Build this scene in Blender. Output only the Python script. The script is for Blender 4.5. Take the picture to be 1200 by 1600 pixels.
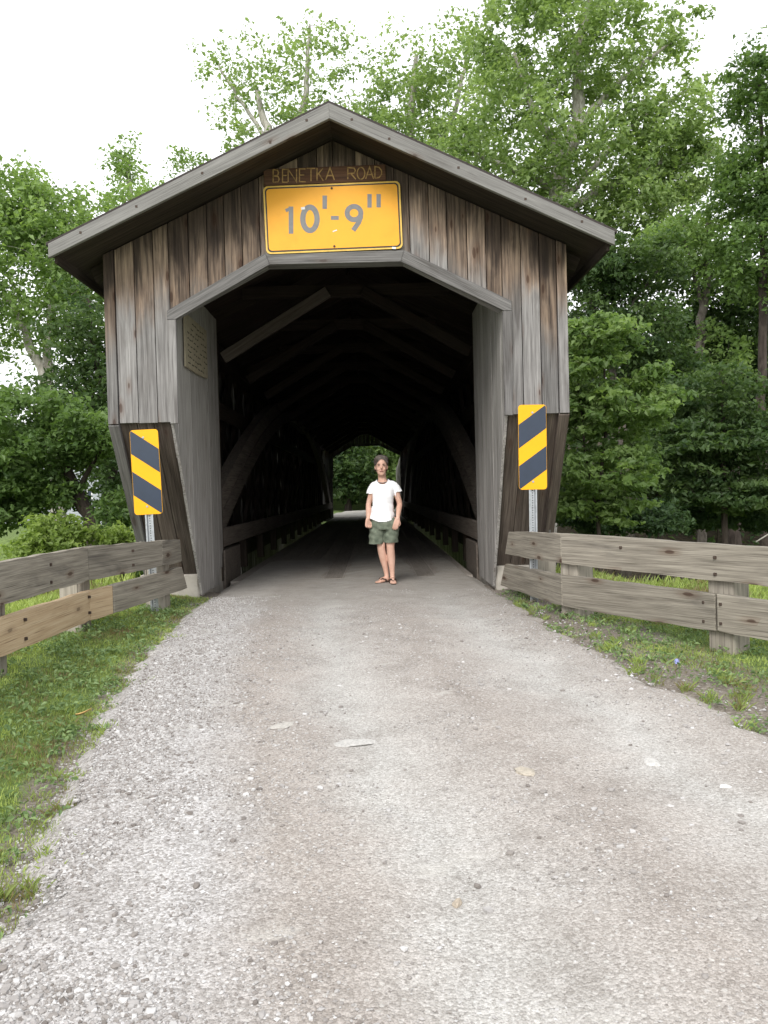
import bpy, bmesh, math, random
import numpy as np
from mathutils import Vector, Matrix, Euler

# ------------------------------------------------------------------ scene, camera, world, sun, exposure
sc = bpy.context.scene
for o in list(bpy.data.objects):
    bpy.data.objects.remove(o)
COL = sc.collection
rng = np.random.default_rng(7)
random.seed(7)
R = math.radians

cam_d = bpy.data.cameras.new('camera')
cam_d.sensor_fit = 'HORIZONTAL'
cam_d.sensor_width = 36.0
cam_d.lens = 38.4
cam_d.clip_start = 0.05
cam_d.clip_end = 2000
cam = bpy.data.objects.new('camera', cam_d)
COL.objects.link(cam)
PITCH, YAW, ROLL = R(1.35), R(0.7), R(1.5)
fw = Vector((math.sin(YAW) * math.cos(PITCH), math.cos(YAW) * math.cos(PITCH), -math.sin(PITCH)))
r0 = Vector((math.cos(YAW), -math.sin(YAW), 0))
u0 = r0.cross(fw)
rr = r0 * math.cos(ROLL) - u0 * math.sin(ROLL)
uu = u0 * math.cos(ROLL) + r0 * math.sin(ROLL)
cam.matrix_world = Matrix(((rr.x, uu.x, -fw.x, 0), (rr.y, uu.y, -fw.y, 0), (rr.z, uu.z, -fw.z, 1.5), (0, 0, 0, 1)))
sc.camera = cam

SUN_EL, SUN_AZ = R(38), R(196)      # azimuth measured from +Y towards +X; behind the camera, a little to its left
w = bpy.data.worlds.new('World')
sc.world = w
w.use_nodes = True
wn, wl = w.node_tree.nodes, w.node_tree.links
wn.clear()
sky = wn.new('ShaderNodeTexSky')
sky.sky_type = 'NISHITA'
sky.sun_disc = False
sky.sun_elevation = SUN_EL
sky.sun_rotation = SUN_AZ
sky.air_density = 1.0
sky.dust_density = 4.0
sky.ozone_density = 1.0
hsv = wn.new('ShaderNodeHueSaturation')
hsv.inputs['Saturation'].default_value = 0.12
ovc = wn.new('ShaderNodeMixRGB')                 # thin even cloud over the whole sky
ovc.inputs[0].default_value = 0.8
ovc.inputs[2].default_value = (8.6, 8.7, 8.9, 1)
bg = wn.new('ShaderNodeBackground')
bg.inputs[1].default_value = 0.13
wo = wn.new('ShaderNodeOutputWorld')
wl.new(sky.outputs[0], hsv.inputs['Color'])
wl.new(hsv.outputs[0], ovc.inputs[1])
wl.new(ovc.outputs[0], bg.inputs[0])
wl.new(bg.outputs[0], wo.inputs[0])

sun_d = bpy.data.lights.new('sun', 'SUN')
sun_d.energy = 1.4
sun_d.angle = R(22)
sun_d.color = (1.0, 0.96, 0.90)
sun = bpy.data.objects.new('sun', sun_d)
COL.objects.link(sun)
sd = Vector((math.sin(SUN_AZ) * math.cos(SUN_EL), math.cos(SUN_AZ) * math.cos(SUN_EL), math.sin(SUN_EL)))
sun.rotation_euler = sd.to_track_quat('Z', 'Y').to_euler()

sc.view_settings.view_transform = 'Standard'
sc.view_settings.look = 'None'
sc.view_settings.gamma = 1.0
sc.view_settings.exposure = 0.74
sc.view_settings.use_curve_mapping = False
sc.cycles.max_bounces = 8
sc.cycles.diffuse_bounces = 5
sc.cycles.transmission_bounces = 6
sc.cycles.transparent_max_bounces = 8

# ------------------------------------------------------------------ small helpers
def sstep(a, b, x):
    t = np.clip((np.asarray(x, float) - a) / (b - a), 0, 1)
    return t * t * (3 - 2 * t)

_perm = np.random.default_rng(3).random((256, 256))
def vnoise(x, y, s=1.0):
    x = np.asarray(x, float) * s; y = np.asarray(y, float) * s
    xi = np.floor(x).astype(int); yi = np.floor(y).astype(int)
    fx = x - xi; fy = y - yi
    fx = fx * fx * (3 - 2 * fx); fy = fy * fy * (3 - 2 * fy)
    a = _perm[xi & 255, yi & 255]; b = _perm[(xi + 1) & 255, yi & 255]
    c = _perm[xi & 255, (yi + 1) & 255]; d = _perm[(xi + 1) & 255, (yi + 1) & 255]
    return (a * (1 - fx) + b * fx) * (1 - fy) + (c * (1 - fx) + d * fx) * fy
def fbm(x, y, s=1.0):
    return .5 * vnoise(x, y, s) + .3 * vnoise(x + 31, y + 7, s * 2.1) + .2 * vnoise(x + 5, y + 63, s * 4.3)

def tag(o, label=None, cat=None, group=None, kind=None):
    if label: o['label'] = label
    if cat: o['category'] = cat
    if group: o['group'] = group
    if kind: o['kind'] = kind
    return o

def parent_to(o, p):
    if p is not None:
        o.parent = p
        o.matrix_parent_inverse = world_of(p).inverted()
def world_of(o):
    m = o.matrix_basis.copy()
    if o.parent:
        m = world_of(o.parent) @ o.matrix_parent_inverse @ m
    return m

def empty(name, loc):
    o = bpy.data.objects.new(name, None)
    o.location = loc
    COL.objects.link(o)
    return o

def link(name, me, mat, parent=None, mw=None):
    if mat is not None and len(me.materials) == 0:
        me.materials.append(mat)
    o = bpy.data.objects.new(name, me)
    COL.objects.link(o)
    if mw is not None:
        o.matrix_basis = mw
    parent_to(o, parent)
    return o

def mesh_np(name, verts, faces, smooth=False, attrs=None):
    """verts (N,3); faces (M,k) all of one size; attrs {name: per-vertex float}"""
    verts = np.ascontiguousarray(verts, np.float32)
    faces = np.ascontiguousarray(faces, np.int32)
    me = bpy.data.meshes.new(name)
    me.vertices.add(len(verts)); me.vertices.foreach_set('co', verts.ravel())
    k = faces.shape[1]
    me.loops.add(faces.size); me.loops.foreach_set('vertex_index', faces.ravel())
    me.polygons.add(len(faces))
    me.polygons.foreach_set('loop_start', np.arange(0, faces.size, k, dtype=np.int32))
    me.polygons.foreach_set('use_smooth', np.full(len(faces), smooth))
    for an, av in (attrs or {}).items():
        a = me.attributes.new(an, 'FLOAT', 'POINT')
        a.data.foreach_set('value', np.ascontiguousarray(av, np.float32))
    me.update(calc_edges=True)
    return me

def frame_mat(origin, xdir, zdir):
    x = Vector(xdir).normalized(); z = Vector(zdir); z = (z - x * z.dot(x)).normalized(); y = z.cross(x)
    o = Vector(origin)
    return Matrix(((x.x, y.x, z.x, o.x), (x.y, y.y, z.y, o.y), (x.z, y.z, z.z, o.z), (0, 0, 0, 1)))

def prism(name, pts, xdir, normal, thick, mat, parent, bevel=0.004, origin=None, jitter=0.0):
    """planar polygon (world points, on the front face) pushed back by thick along -normal; local X runs along xdir (the grain)"""
    o = Vector(origin) if origin else sum((Vector(p) for p in pts), Vector()) / len(pts)
    M = frame_mat(o, xdir, normal); Mi = M.inverted()
    loc = [Mi @ Vector(p) for p in pts]
    area = sum(loc[i].x * loc[(i + 1) % len(loc)].y - loc[(i + 1) % len(loc)].x * loc[i].y for i in range(len(loc)))
    if area < 0: loc.reverse()
    bm = bmesh.new()
    f = [bm.verts.new((p.x, p.y, random.uniform(-jitter, jitter))) for p in loc]
    b = [bm.verts.new((p.x, p.y, -thick)) for p in loc]
    n = len(loc)
    bm.faces.new(f); bm.faces.new(list(reversed(b)))
    for i in range(n):
        bm.faces.new((f[i], b[i], b[(i + 1) % n], f[(i + 1) % n]))
    if bevel:
        bmesh.ops.bevel(bm, geom=list({e for v in f for e in v.link_edges if all(q in f for q in e.verts)}), offset=bevel, segments=1, affect='EDGES')
    me = bpy.data.meshes.new(name); bm.to_mesh(me); bm.free()
    return link(name, me, mat, parent, M)

_boxes = {}
def board(name, p0, p1, width, thick, normal, mat, parent, bevel=0.004, side=0.0):
    """straight timber: p0 -> p1 along the middle of its front face; width across, thick behind the face"""
    p0, p1 = Vector(p0), Vector(p1)
    L = (p1 - p0).length
    key = (round(L, 3), round(width, 3), round(thick, 3), round(bevel, 4), mat.name)
    me = _boxes.get(key)
    if me is None:
        bm = bmesh.new()
        bmesh.ops.create_cube(bm, size=1.0)
        for v in bm.verts:
            v.co = Vector((v.co.x * L, v.co.y * width, v.co.z * thick - thick / 2))
        if bevel:
            bmesh.ops.bevel(bm, geom=list(bm.edges), offset=bevel, segments=1, affect='EDGES')
        me = bpy.data.meshes.new(name); bm.to_mesh(me); bm.free()
        me.materials.append(mat)
        _boxes[key] = me
    return link(name, me, None, parent, frame_mat((p0 + p1) / 2, p1 - p0, normal))

def tube_data(path, sides=6, cap=True):
    """path [(x,y,z,r)] -> verts, quads (with degenerate fan caps avoided)"""
    P = np.array([p[:3] for p in path], float); r = np.array([p[3] for p in path], float)
    n = len(P)
    t = np.gradient(P, axis=0); t /= np.maximum(np.linalg.norm(t, axis=1, keepdims=True), 1e-9)
    up = np.array([0.13, 0.97, 0.2]) if abs(t[0, 1]) < .9 else np.array([1., 0, 0.1])
    V = []
    for i in range(n):
        a = np.cross(t[i], up); a /= max(np.linalg.norm(a), 1e-9); b = np.cross(t[i], a)
        for s in range(sides):
            th = 2 * math.pi * s / sides
            V.append(P[i] + r[i] * (a * math.cos(th) + b * math.sin(th)))
    Fq = []
    for i in range(n - 1):
        for s in range(sides):
            s2 = (s + 1) % sides
            Fq.append((i * sides + s, i * sides + s2, (i + 1) * sides + s2, (i + 1) * sides + s))
    return V, Fq

def rounded_rect(w_, h_, r_, n=5):
    pts = []
    for cx, cy, a0 in ((w_/2-r_, h_/2-r_, 0), (-w_/2+r_, h_/2-r_, 90), (-w_/2+r_, -h_/2+r_, 180), (w_/2-r_, -h_/2+r_, 270)):
        for k in range(n + 1):
            a = R(a0 + 90 * k / n)
            pts.append((cx + r_ * math.cos(a), cy + r_ * math.sin(a)))
    return pts
def clip_half(poly, a, b, c):
    """keep a*x+b*y<=c"""
    out = []
    for i in range(len(poly)):
        p, q = poly[i], poly[(i + 1) % len(poly)]
        dp, dq = a*p[0]+b*p[1]-c, a*q[0]+b*q[1]-c
        if dp <= 0: out.append(p)
        if dp * dq < 0:
            t = dp / (dp - dq); out.append((p[0]+(q[0]-p[0])*t, p[1]+(q[1]-p[1])*t))
    return out

# ------------------------------------------------------------------ materials
def new_mat(name):
    m = bpy.data.materials.new(name); m.use_nodes = True
    nt = m.node_tree; nt.nodes.clear()
    out = nt.nodes.new('ShaderNodeOutputMaterial')
    p = nt.nodes.new('ShaderNodeBsdfPrincipled')
    nt.links.new(p.outputs[0], out.inputs[0])
    p.inputs['Specular IOR Level'].default_value = 0.25
    return m, nt, p, out
class NT:
    def __init__(s, nt): s.nt = nt
    def n(s, t, **kw):
        x = s.nt.nodes.new(t)
        for k, v in kw.items(): setattr(x, k, v)
        return x
    def l(s, a, b): s.nt.links.new(a, b)
    def val(s, sock, v):
        if hasattr(v, 'is_output'): s.l(v, sock)
        else: sock.default_value = v
    def math(s, op, a, b=0.0, c=None, clamp=False):
        x = s.n('ShaderNodeMath', operation=op); x.use_clamp = clamp
        s.val(x.inputs[0], a); s.val(x.inputs[1], b)
        if c is not None: s.val(x.inputs[2], c)
        return x.outputs[0]
    def vmath(s, op, a, b):
        x = s.n('ShaderNodeVectorMath', operation=op); s.val(x.inputs[0], a); s.val(x.inputs[1], b); return x.outputs[0]
    def noise(s, vec, scale=5, detail=4, rough=.55, dist=0.0):
        x = s.n('ShaderNodeTexNoise'); s.l(vec, x.inputs['Vector'])
        x.inputs['Scale'].default_value = scale; x.inputs['Detail'].default_value = detail
        x.inputs['Roughness'].default_value = rough; x.inputs['Distortion'].default_value = dist
        return x.outputs['Fac']
    def vor(s, vec, scale=5, feature='F1', rnd=1.0):
        x = s.n('ShaderNodeTexVoronoi', feature=feature); s.l(vec, x.inputs['Vector'])
        x.inputs['Scale'].default_value = scale; x.inputs['Randomness'].default_value = rnd
        return x
    def ramp(s, fac, stops):
        x = s.n('ShaderNodeValToRGB'); s.l(fac, x.inputs[0])
        e = x.color_ramp.elements
        while len(e) > 1: e.remove(e[-1])
        e[0].position = stops[0][0]; e[0].color = (*stops[0][1], 1)
        for p, c in stops[1:]:
            k = e.new(p); k.color = (*c, 1)
        return x.outputs[0]
    def mix(s, fac, a, b, typ='MIX'):
        x = s.n('ShaderNodeMixRGB', blend_type=typ)
        s.val(x.inputs[0], fac)
        for k, v in ((1, a), (2, b)):
            if hasattr(v, 'is_output'): s.l(v, x.inputs[k])
            else: x.inputs[k].default_value = (*v, 1)
        return x.outputs[0]
    def remap(s, v, a, b, c=0.0, d=1.0):
        x = s.n('ShaderNodeMapRange'); x.interpolation_type = 'SMOOTHSTEP'
        s.val(x.inputs[0], v); x.inputs[1].default_value = a; x.inputs[2].default_value = b
        x.inputs[3].default_value = c; x.inputs[4].default_value = d
        return x.outputs[0]
    def scale(s, vec, v):
        x = s.n('ShaderNodeMapping'); s.l(vec, x.inputs[0]); x.inputs['Scale'].default_value = v; return x.outputs[0]
    def bump(s, h, strength, dist, prev=None):
        x = s.n('ShaderNodeBump'); s.l(h, x.inputs['Height'])
        x.inputs['Strength'].default_value = strength; x.inputs['Distance'].default_value = dist
        if prev is not None: s.l(prev, x.inputs['Normal'])
        return x.outputs[0]

def wood(name, dark, mid, light, stain=(0.05, 0.04, 0.035), stain_amt=.5, knots=.8, vary=.25, rough=.85, sheltered=None, grain=1.0):
    m, nt, p, out = new_mat(name); N = NT(nt)
    tc = N.n('ShaderNodeTexCoord'); oi = N.n('ShaderNodeObjectInfo')
    off = N.n('ShaderNodeCombineXYZ')
    N.l(N.math('MULTIPLY', oi.outputs['Random'], 61.0), off.inputs[0]); N.l(N.math('MULTIPLY', oi.outputs['Random'], 17.3), off.inputs[1])
    v = N.vmath('ADD', tc.outputs['Object'], off.outputs[0])
    g1 = N.noise(N.scale(v, (1.5, 30 * grain, 30 * grain)), 1.0, 6, .62, .25)
    g2 = N.noise(N.scale(v, (1.9, 150 * grain, 60)), 1.0, 3, .6, .1)
    bl = N.noise(N.scale(v, (1.0, 4.0, 4.0)), 1.0, 4, .6, .6)
    col = N.ramp(N.math('ADD', N.math('MULTIPLY', g1, .5), N.math('MULTIPLY', g2, .5)), [(.37, dark), (.5, mid), (.64, light)])
    col = N.mix(N.remap(g2, .31, .38, .8, 0.0), col, tuple(c * .35 for c in dark))
    if sheltered:
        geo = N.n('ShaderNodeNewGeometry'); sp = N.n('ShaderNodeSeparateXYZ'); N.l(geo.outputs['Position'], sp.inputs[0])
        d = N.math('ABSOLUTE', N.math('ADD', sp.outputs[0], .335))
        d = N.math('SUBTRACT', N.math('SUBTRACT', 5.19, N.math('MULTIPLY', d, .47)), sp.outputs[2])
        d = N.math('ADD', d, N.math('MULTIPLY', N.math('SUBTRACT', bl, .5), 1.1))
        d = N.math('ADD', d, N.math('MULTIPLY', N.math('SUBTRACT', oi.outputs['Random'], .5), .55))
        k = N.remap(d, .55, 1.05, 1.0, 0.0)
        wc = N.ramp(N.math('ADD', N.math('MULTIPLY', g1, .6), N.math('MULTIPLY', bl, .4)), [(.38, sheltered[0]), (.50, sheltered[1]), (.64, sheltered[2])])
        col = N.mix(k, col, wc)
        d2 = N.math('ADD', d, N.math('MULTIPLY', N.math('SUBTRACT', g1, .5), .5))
        col = N.mix(N.remap(d2, .10, .50, .72, 0.0), col, N.ramp(g1, [(.35, (0.022, 0.016, 0.014)), (.65, (0.065, 0.045, 0.036))]))   # eave shade painted into the colour, mixed with remains of an old dark stain
    col = N.mix(N.math('MULTIPLY', N.remap(bl, .52, .72), stain_amt), col, stain)
    if knots:
        kv = N.vor(N.scale(v, (1.5, 4.6, 1)), 1.0); kv.voronoi_dimensions = '2D'
        kb = N.n('ShaderNodeSeparateColor'); N.l(kv.outputs['Color'], kb.inputs[0])
        on = N.math('GREATER_THAN', kb.outputs[0], .5)
        kd = N.math('ADD', kv.outputs['Distance'], N.math('ADD', N.math('MULTIPLY', kb.outputs[1], .055), N.math('MULTIPLY', N.math('SUBTRACT', g1, .5), .10)))
        kk = N.math('MULTIPLY', N.remap(kd, .07, .11, 1.0, 0.0), on)
        ring = N.math('MULTIPLY', N.remap(kd, .09, .26, 1.0, 0.0), on)
        col = N.mix(N.math('MULTIPLY', ring, .35 * knots), col, (0.11, 0.055, 0.03))
        col = N.mix(N.math('MULTIPLY', kk, .85 * knots), col, (0.045, 0.022, 0.014))
    hs = N.n('ShaderNodeHueSaturation'); N.l(col, hs.inputs['Color'])
    N.l(N.remap(oi.outputs['Random'], 0, 1, 1 - vary, 1 + vary), hs.inputs['Value'])
    N.l(hs.outputs[0], p.inputs['Base Color'])
    p.inputs['Roughness'].default_value = rough
    b = N.bump(g2, .5, .004); b = N.bump(g1, .45, .006, b)
    N.l(b, p.inputs['Normal'])
    return m

GREY = ((0.10, 0.094, 0.091), (0.185, 0.177, 0.174), (0.285, 0.275, 0.27))
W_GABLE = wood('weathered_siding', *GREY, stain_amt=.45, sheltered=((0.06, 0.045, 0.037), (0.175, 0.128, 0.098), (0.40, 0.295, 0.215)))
W_GREY = wood('grey_barn_wood', *GREY, stain_amt=.4, knots=.5)
W_JAMB = wood('jamb_wood', (0.19, 0.178, 0.166), (0.315, 0.30, 0.285), (0.45, 0.432, 0.415), stain_amt=.35, knots=.3, vary=.15)
W_FASCIA = wood('bleached_fascia', (0.135, 0.13, 0.124), (0.20, 0.194, 0.186), (0.265, 0.258, 0.247), stain_amt=.25, knots=.7, vary=.1)
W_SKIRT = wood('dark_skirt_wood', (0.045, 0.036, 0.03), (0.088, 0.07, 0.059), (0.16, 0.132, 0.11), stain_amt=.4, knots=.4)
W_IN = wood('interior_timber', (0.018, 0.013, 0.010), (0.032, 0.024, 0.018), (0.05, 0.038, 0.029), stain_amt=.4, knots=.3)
W_ARCH = wood('arch_timber', (0.085, 0.07, 0.058), (0.14, 0.118, 0.10), (0.19, 0.165, 0.14), stain_amt=.35, knots=.3)
W_RAIL = wood('guardrail_plank', (0.13, 0.116, 0.095), (0.235, 0.212, 0.175), (0.35, 0.322, 0.268), stain=(0.06, 0.053, 0.05), stain_amt=.6, knots=.9, vary=.12, grain=1.0)
W_POST = wood('guardrail_post', (0.16, 0.14, 0.115), (0.27, 0.245, 0.205), (0.36, 0.33, 0.28), stain=(0.09, 0.08, 0.07), stain_amt=.5, knots=.4, vary=.1, grain=.7)
W_NEW = wood('new_yellow_plank', (0.36, 0.255, 0.155), (0.46, 0.345, 0.22), (0.54, 0.425, 0.29), stain=(0.34, 0.24, 0.145), stain_amt=.3, knots=.6, vary=.03, grain=.9)
W_BOARD = wood('name_board_wood', (0.05, 0.025, 0.016), (0.09, 0.045, 0.027), (0.13, 0.068, 0.04), stain_amt=.4, knots=.2)

def plain(name, col, rough=.6, metal=0.0, noise_amt=.12, scale=9.0, spec=.3, bump=0.0):
    m, nt, p, out = new_mat(name); N = NT(nt)
    tc = N.n('ShaderNodeTexCoord')
    a = N.noise(tc.outputs['Object'], scale, 6, .65)
    c2 = tuple(max(0, c * (1 - noise_amt * 2.2)) for c in col)
    c3 = tuple(min(1, c * (1 + noise_amt)) for c in col)
    N.l(N.ramp(a, [(.28, c2), (.5, col), (.75, c3)]), p.inputs['Base Color'])
    p.inputs['Roughness'].default_value = rough; p.inputs['Metallic'].default_value = metal
    p.inputs['Specular IOR Level'].default_value = spec
    if bump:
        N.l(N.bump(a, .6, bump), p.inputs['Normal'])
    return m
M_CONC = plain('old_concrete', (0.36, 0.335, 0.295), .9, noise_amt=.14, scale=6, bump=.006)
M_SHINGLE = plain('roof_shingle', (0.05, 0.042, 0.04), .9, noise_amt=.2, scale=30)
M_YEL = plain('sign_yellow', (0.82, 0.375, 0.022), .45, noise_amt=.05, scale=3)
M_YEL2 = plain('marker_yellow', (0.84, 0.40, 0.006), .4, noise_amt=.03, scale=3)
M_NAVY = plain('marker_navy', (0.022, 0.034, 0.06), .35, noise_amt=.08, scale=5, spec=.5)
M_BLK = plain('sign_black', (0.03, 0.03, 0.03), .5)
M_NUM = plain('sign_numeral_grey', (0.15, 0.15, 0.15), .35, noise_amt=.12, scale=14, spec=.5)
M_SIGNEDGE = plain('sign_edge', (0.72, 0.47, 0.10), .5)
M_CHIP = plain('bare_metal_chip', (0.7, 0.7, 0.7), .4)
M_CARVE = plain('carved_letter_ochre', (0.36, 0.225, 0.085), .8, noise_amt=.35, scale=22)
M_GALV = plain('galvanised_steel', (0.42, 0.44, 0.46), .42, .75, .14, 25)
M_HOLE = plain('dark_hole', (0.03, 0.03, 0.03), .9)
M_PLAQ = plain('plaque_face', (0.33, 0.29, 0.21), .8, noise_amt=.15, scale=12)
M_INK = plain('plaque_ink', (0.06, 0.05, 0.035), .9)
M_BOLT = plain('rusty_bolt', (0.07, 0.05, 0.04), .7, .3, .2, 40)

def bark(name, c1, c2):
    m, nt, p, out = new_mat(name); N = NT(nt); tc = N.n('ShaderNodeTexCoord')
    a = N.noise(N.scale(tc.outputs['Object'], (3, 3, .8)), 2.2, 6, .65, .8)
    N.l(N.ramp(a, [(.35, c1), (.62, c2)]), p.inputs['Base Color'])
    p.inputs['Roughness'].default_value = .9
    N.l(N.bump(a, 1.0, .05), p.inputs['Normal'])
    return m
def leaf(name, dark, light, trans=.5):
    m, nt, p, out = new_mat(name); N = NT(nt)
    at = N.n('ShaderNodeAttribute', attribute_name='tint')
    c = N.ramp(at.outputs['Fac'], [(0.0, dark), (1.0, light)])
    N.l(c, p.inputs['Base Color']); p.inputs['Roughness'].default_value = .5
    p.inputs['Specular IOR Level'].default_value = .35
    tr = N.n('ShaderNodeBsdfTranslucent')
    N.l(N.mix(1.0, c, (1.25, 1.3, .7), 'MULTIPLY'), tr.inputs[0])
    mx = N.n('ShaderNodeMixShader'); mx.inputs[0].default_value = trans
    N.l(p.outputs[0], mx.inputs[1]); N.l(tr.outputs[0], mx.inputs[2]); N.l(mx.outputs[0], out.inputs[0])
    return m
MATS = {
    'bark_pale': bark('pale_bark', (0.21, 0.19, 0.16), (0.48, 0.46, 0.42)),
    'bark_mid': bark('mid_bark', (0.06, 0.05, 0.042), (0.17, 0.15, 0.13)),
    'bark_dark': bark('dark_bark', (0.030, 0.023, 0.019), (0.075, 0.06, 0.05)),
    'leaf_light': leaf('light_foliage', (0.13, 0.205, 0.07), (0.36, 0.47, 0.195)),
    'leaf_mid': leaf('mid_foliage', (0.115, 0.19, 0.06), (0.30, 0.42, 0.15)),
    'leaf_mid2': leaf('understory_foliage', (0.055, 0.11, 0.033), (0.19, 0.29, 0.09)),
    'leaf_bright': leaf('bright_shrub_foliage', (0.13, 0.20, 0.045), (0.32, 0.42, 0.12)),
    'leaf_dark': leaf('dark_foliage', (0.03, 0.068, 0.026), (0.12, 0.185, 0.06)),
    'leaf_blue': leaf('blue_green_foliage', (0.03, 0.07, 0.034), (0.11, 0.175, 0.075)),
    'leaf_sap': leaf('maple_foliage', (0.075, 0.14, 0.04), (0.25, 0.35, 0.12)),
}

# ------------------------------------------------------------------ terrain
RL = np.array([(-8, -.2), (-3, -.55), (0, -.95), (2.63, -1.25), (3.1, -1.31), (3.72, -1.45), (4.6, -1.6), (5.75, -1.75), (7.75, -1.93), (9.32, -1.96), (11.6, -1.98), (20, -1.98)])
RR = np.array([(-8, 5.4), (-3, 4.2), (0, 3.1), (2.5, 2.45), (4.31, 2.07), (4.95, 1.95), (5.61, 1.8), (6.66, 1.62), (7.6, 1.47), (9.58, 1.41), (11.6, 1.36), (20, 1.36)])
def edgeL(y): return np.interp(y, RL[:, 0], RL[:, 1])
def edgeR(y): return np.interp(y, RR[:, 0], RR[:, 1])
def road_z(y): return .32 * sstep(-1, 10, y)
def ground_z(x, y):
    x = np.asarray(x, float); y = np.asarray(y, float)
    zr = road_z(y)
    dl = edgeL(y) - x; dr = x - edgeR(y)
    z = zr - .035
    z = z + .075 * sstep(-.05, .7, dl) - .02 * sstep(.3, 1.2, dr) + .05 * np.exp(-((dr - .35) / .22) ** 2)
    drop_l = sstep(1.6, 3.6, dl); drop_r = sstep(1.5, 3.0, dr)
    z = z - drop_l * (.45 + zr * .5) - drop_r * (.30 + zr * .5)
    z = z + .03 * (fbm(x, y, 1.7) - .5) * sstep(-.05, .4, np.maximum(dl, dr))
    valley = sstep(13.5, 21, y) * (1 - sstep(34, 41, y))
    under = sstep(10.3, 12.5, y) * (1 - sstep(41.5, 43, y)) * (1 - sstep(2.6, 4.0, np.abs(x + .335)))
    z = z - 2.4 * valley - .55 * under * (1 - valley)
    hill = sstep(46, 120, y) * 16 * sstep(-16, -6, x) + sstep(80, 160, y) * 14 * (1 - sstep(-16, -6, x)) + sstep(18, 70, x) * 5 * sstep(8, 40, y)
    z = z + hill * sstep(5, 14, np.abs(x + .3) + np.maximum(0, y - 60)) 
    z = z + .5 * (fbm(x, y, .12) - .5) * sstep(12, 30, np.hypot(x, y))
    return z

xs = np.unique(np.concatenate([-np.geomspace(5, 300, 40)[::-1], np.arange(-5, 6.01, .11), np.geomspace(6.1, 300, 40)]))
ys = np.unique(np.concatenate([-np.geomspace(3, 120, 16)[::-1], np.arange(-3, 14, .13), np.geomspace(14, 420, 75)]))
GX, GY = np.meshgrid(xs, ys)
GZ = ground_z(GX, GY)
nx, ny = len(xs), len(ys)
ii = (np.arange(ny - 1)[:, None] * nx + np.arange(nx - 1)[None, :]).ravel()
gf = np.stack([ii, ii + 1, ii + nx + 1, ii + nx], 1)

m, nt, p, out = new_mat('verge_ground'); N = NT(nt)
geo = N.n('ShaderNodeNewGeometry')
a = N.noise(geo.outputs['Position'], .9, 6, .62); b = N.noise(geo.outputs['Position'], 7, 5, .6); c = N.noise(geo.outputs['Position'], 45, 4, .6)
grass_c = N.ramp(b, [(.3, (0.07, 0.105, 0.03)), (.6, (0.14, 0.20, 0.055)), (.8, (0.20, 0.26, 0.085))])
soil_c = N.ramp(c, [(.3, (0.12, 0.10, 0.082)), (.55, (0.22, 0.192, 0.162)), (.75, (0.34, 0.315, 0.285))])
sp = N.n('ShaderNodeSeparateXYZ'); N.l(geo.outputs['Position'], sp.inputs[0])
at = N.n('ShaderNodeAttribute', attribute_name='bare')
fac = N.remap(N.math('ADD', N.math('MULTIPLY', at.outputs['Fac'], .55), N.math('MULTIPLY', a, .55)), .42, .60)
col = N.mix(fac, grass_c, soil_c)
litter = N.ramp(b, [(.35, (0.022, 0.018, 0.012)), (.65, (0.06, 0.048, 0.03))])
N.l(N.mix(N.math('MULTIPLY', N.remap(sp.outputs[1], 17, 24), N.remap(sp.outputs[0], -3, 5)), col, litter), p.inputs['Base Color'])
p.inputs['Roughness'].default_value = .95
N.l(N.bump(c, .8, .03), p.inputs['Normal'])
M_GROUND = m
dl_ = edgeL(GY) - GX; dr_ = GX - edgeR(GY)
bare = np.where(dl_ > 0, 1 - sstep(.0, .35, dl_), np.where(dr_ > 0, 1 - sstep(.5, 1.25, dr_), 1.0)) * (GY < 14)
me = mesh_np('ground', np.stack([GX, GY, GZ], -1).reshape(-1, 3), gf, True, {'bare': bare.ravel()})
ground = link('ground', me, M_GROUND)
tag(ground, 'grassy verge and lawn falling away on both sides of the lane', kind='structure')

# gravel road: its own sheet lying on the ground
ry = np.arange(-6, 17.5, .045); ru = np.linspace(0, 1, 96)
RY, RU = np.meshgrid(ry, ru, indexing='ij')
jl = (fbm(ry, ry * 0 + 3, 2.4) - .5) * .30 - .06 + (vnoise(ry, ry * 0 + 9, 11) - .5) * .09
jr = (fbm(ry, ry * 0 + 13, 2.4) - .5) * .30 + .04 + (vnoise(ry, ry * 0 + 19, 11) - .5) * .09
fade = 1 - sstep(8.8, 9.6, ry)
eL = edgeL(ry) + jl * fade - .03; eR = edgeR(ry) + jr * fade + .03
RX = eL[:, None] * (1 - RU) + eR[:, None] * RU
edge_d = np.minimum(RX - eL[:, None], eR[:, None] - RX)
track = np.exp(-((RU - .42) / .07) ** 2) + np.exp(-((RU - .80) / .07) ** 2)
RZ = road_z(RY) + .004 - .016 * sstep(13, 17.4, RY) - .05 * (1 - sstep(0, .16, edge_d)) - .014 * track + .012 * (fbm(RX, RY, 2.6) - .5) + .02 * np.exp(-((RU - .6) / .1) ** 2)
n1, n2 = len(ry), len(ru)
ii = (np.arange(n1 - 1)[:, None] * n2 + np.arange(n2 - 1)[None, :]).ravel()
rf = np.stack([ii, ii + 1, ii + n2 + 1, ii + n2], 1)
me = mesh_np('gravel_road', np.stack([RX, RY, RZ], -1).reshape(-1, 3), rf, True, {'across': RU.ravel()})
def road_height(x, y):
    u = (x - edgeL(y)) / (edgeR(y) - edgeL(y))
    tr_ = np.exp(-((u - .42) / .07) ** 2) + np.exp(-((u - .80) / .07) ** 2)
    return road_z(y) + .004 - .014 * tr_ + .012 * (fbm(x, y, 2.6) - .5) + .02 * np.exp(-((u - .6) / .1) ** 2)

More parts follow.
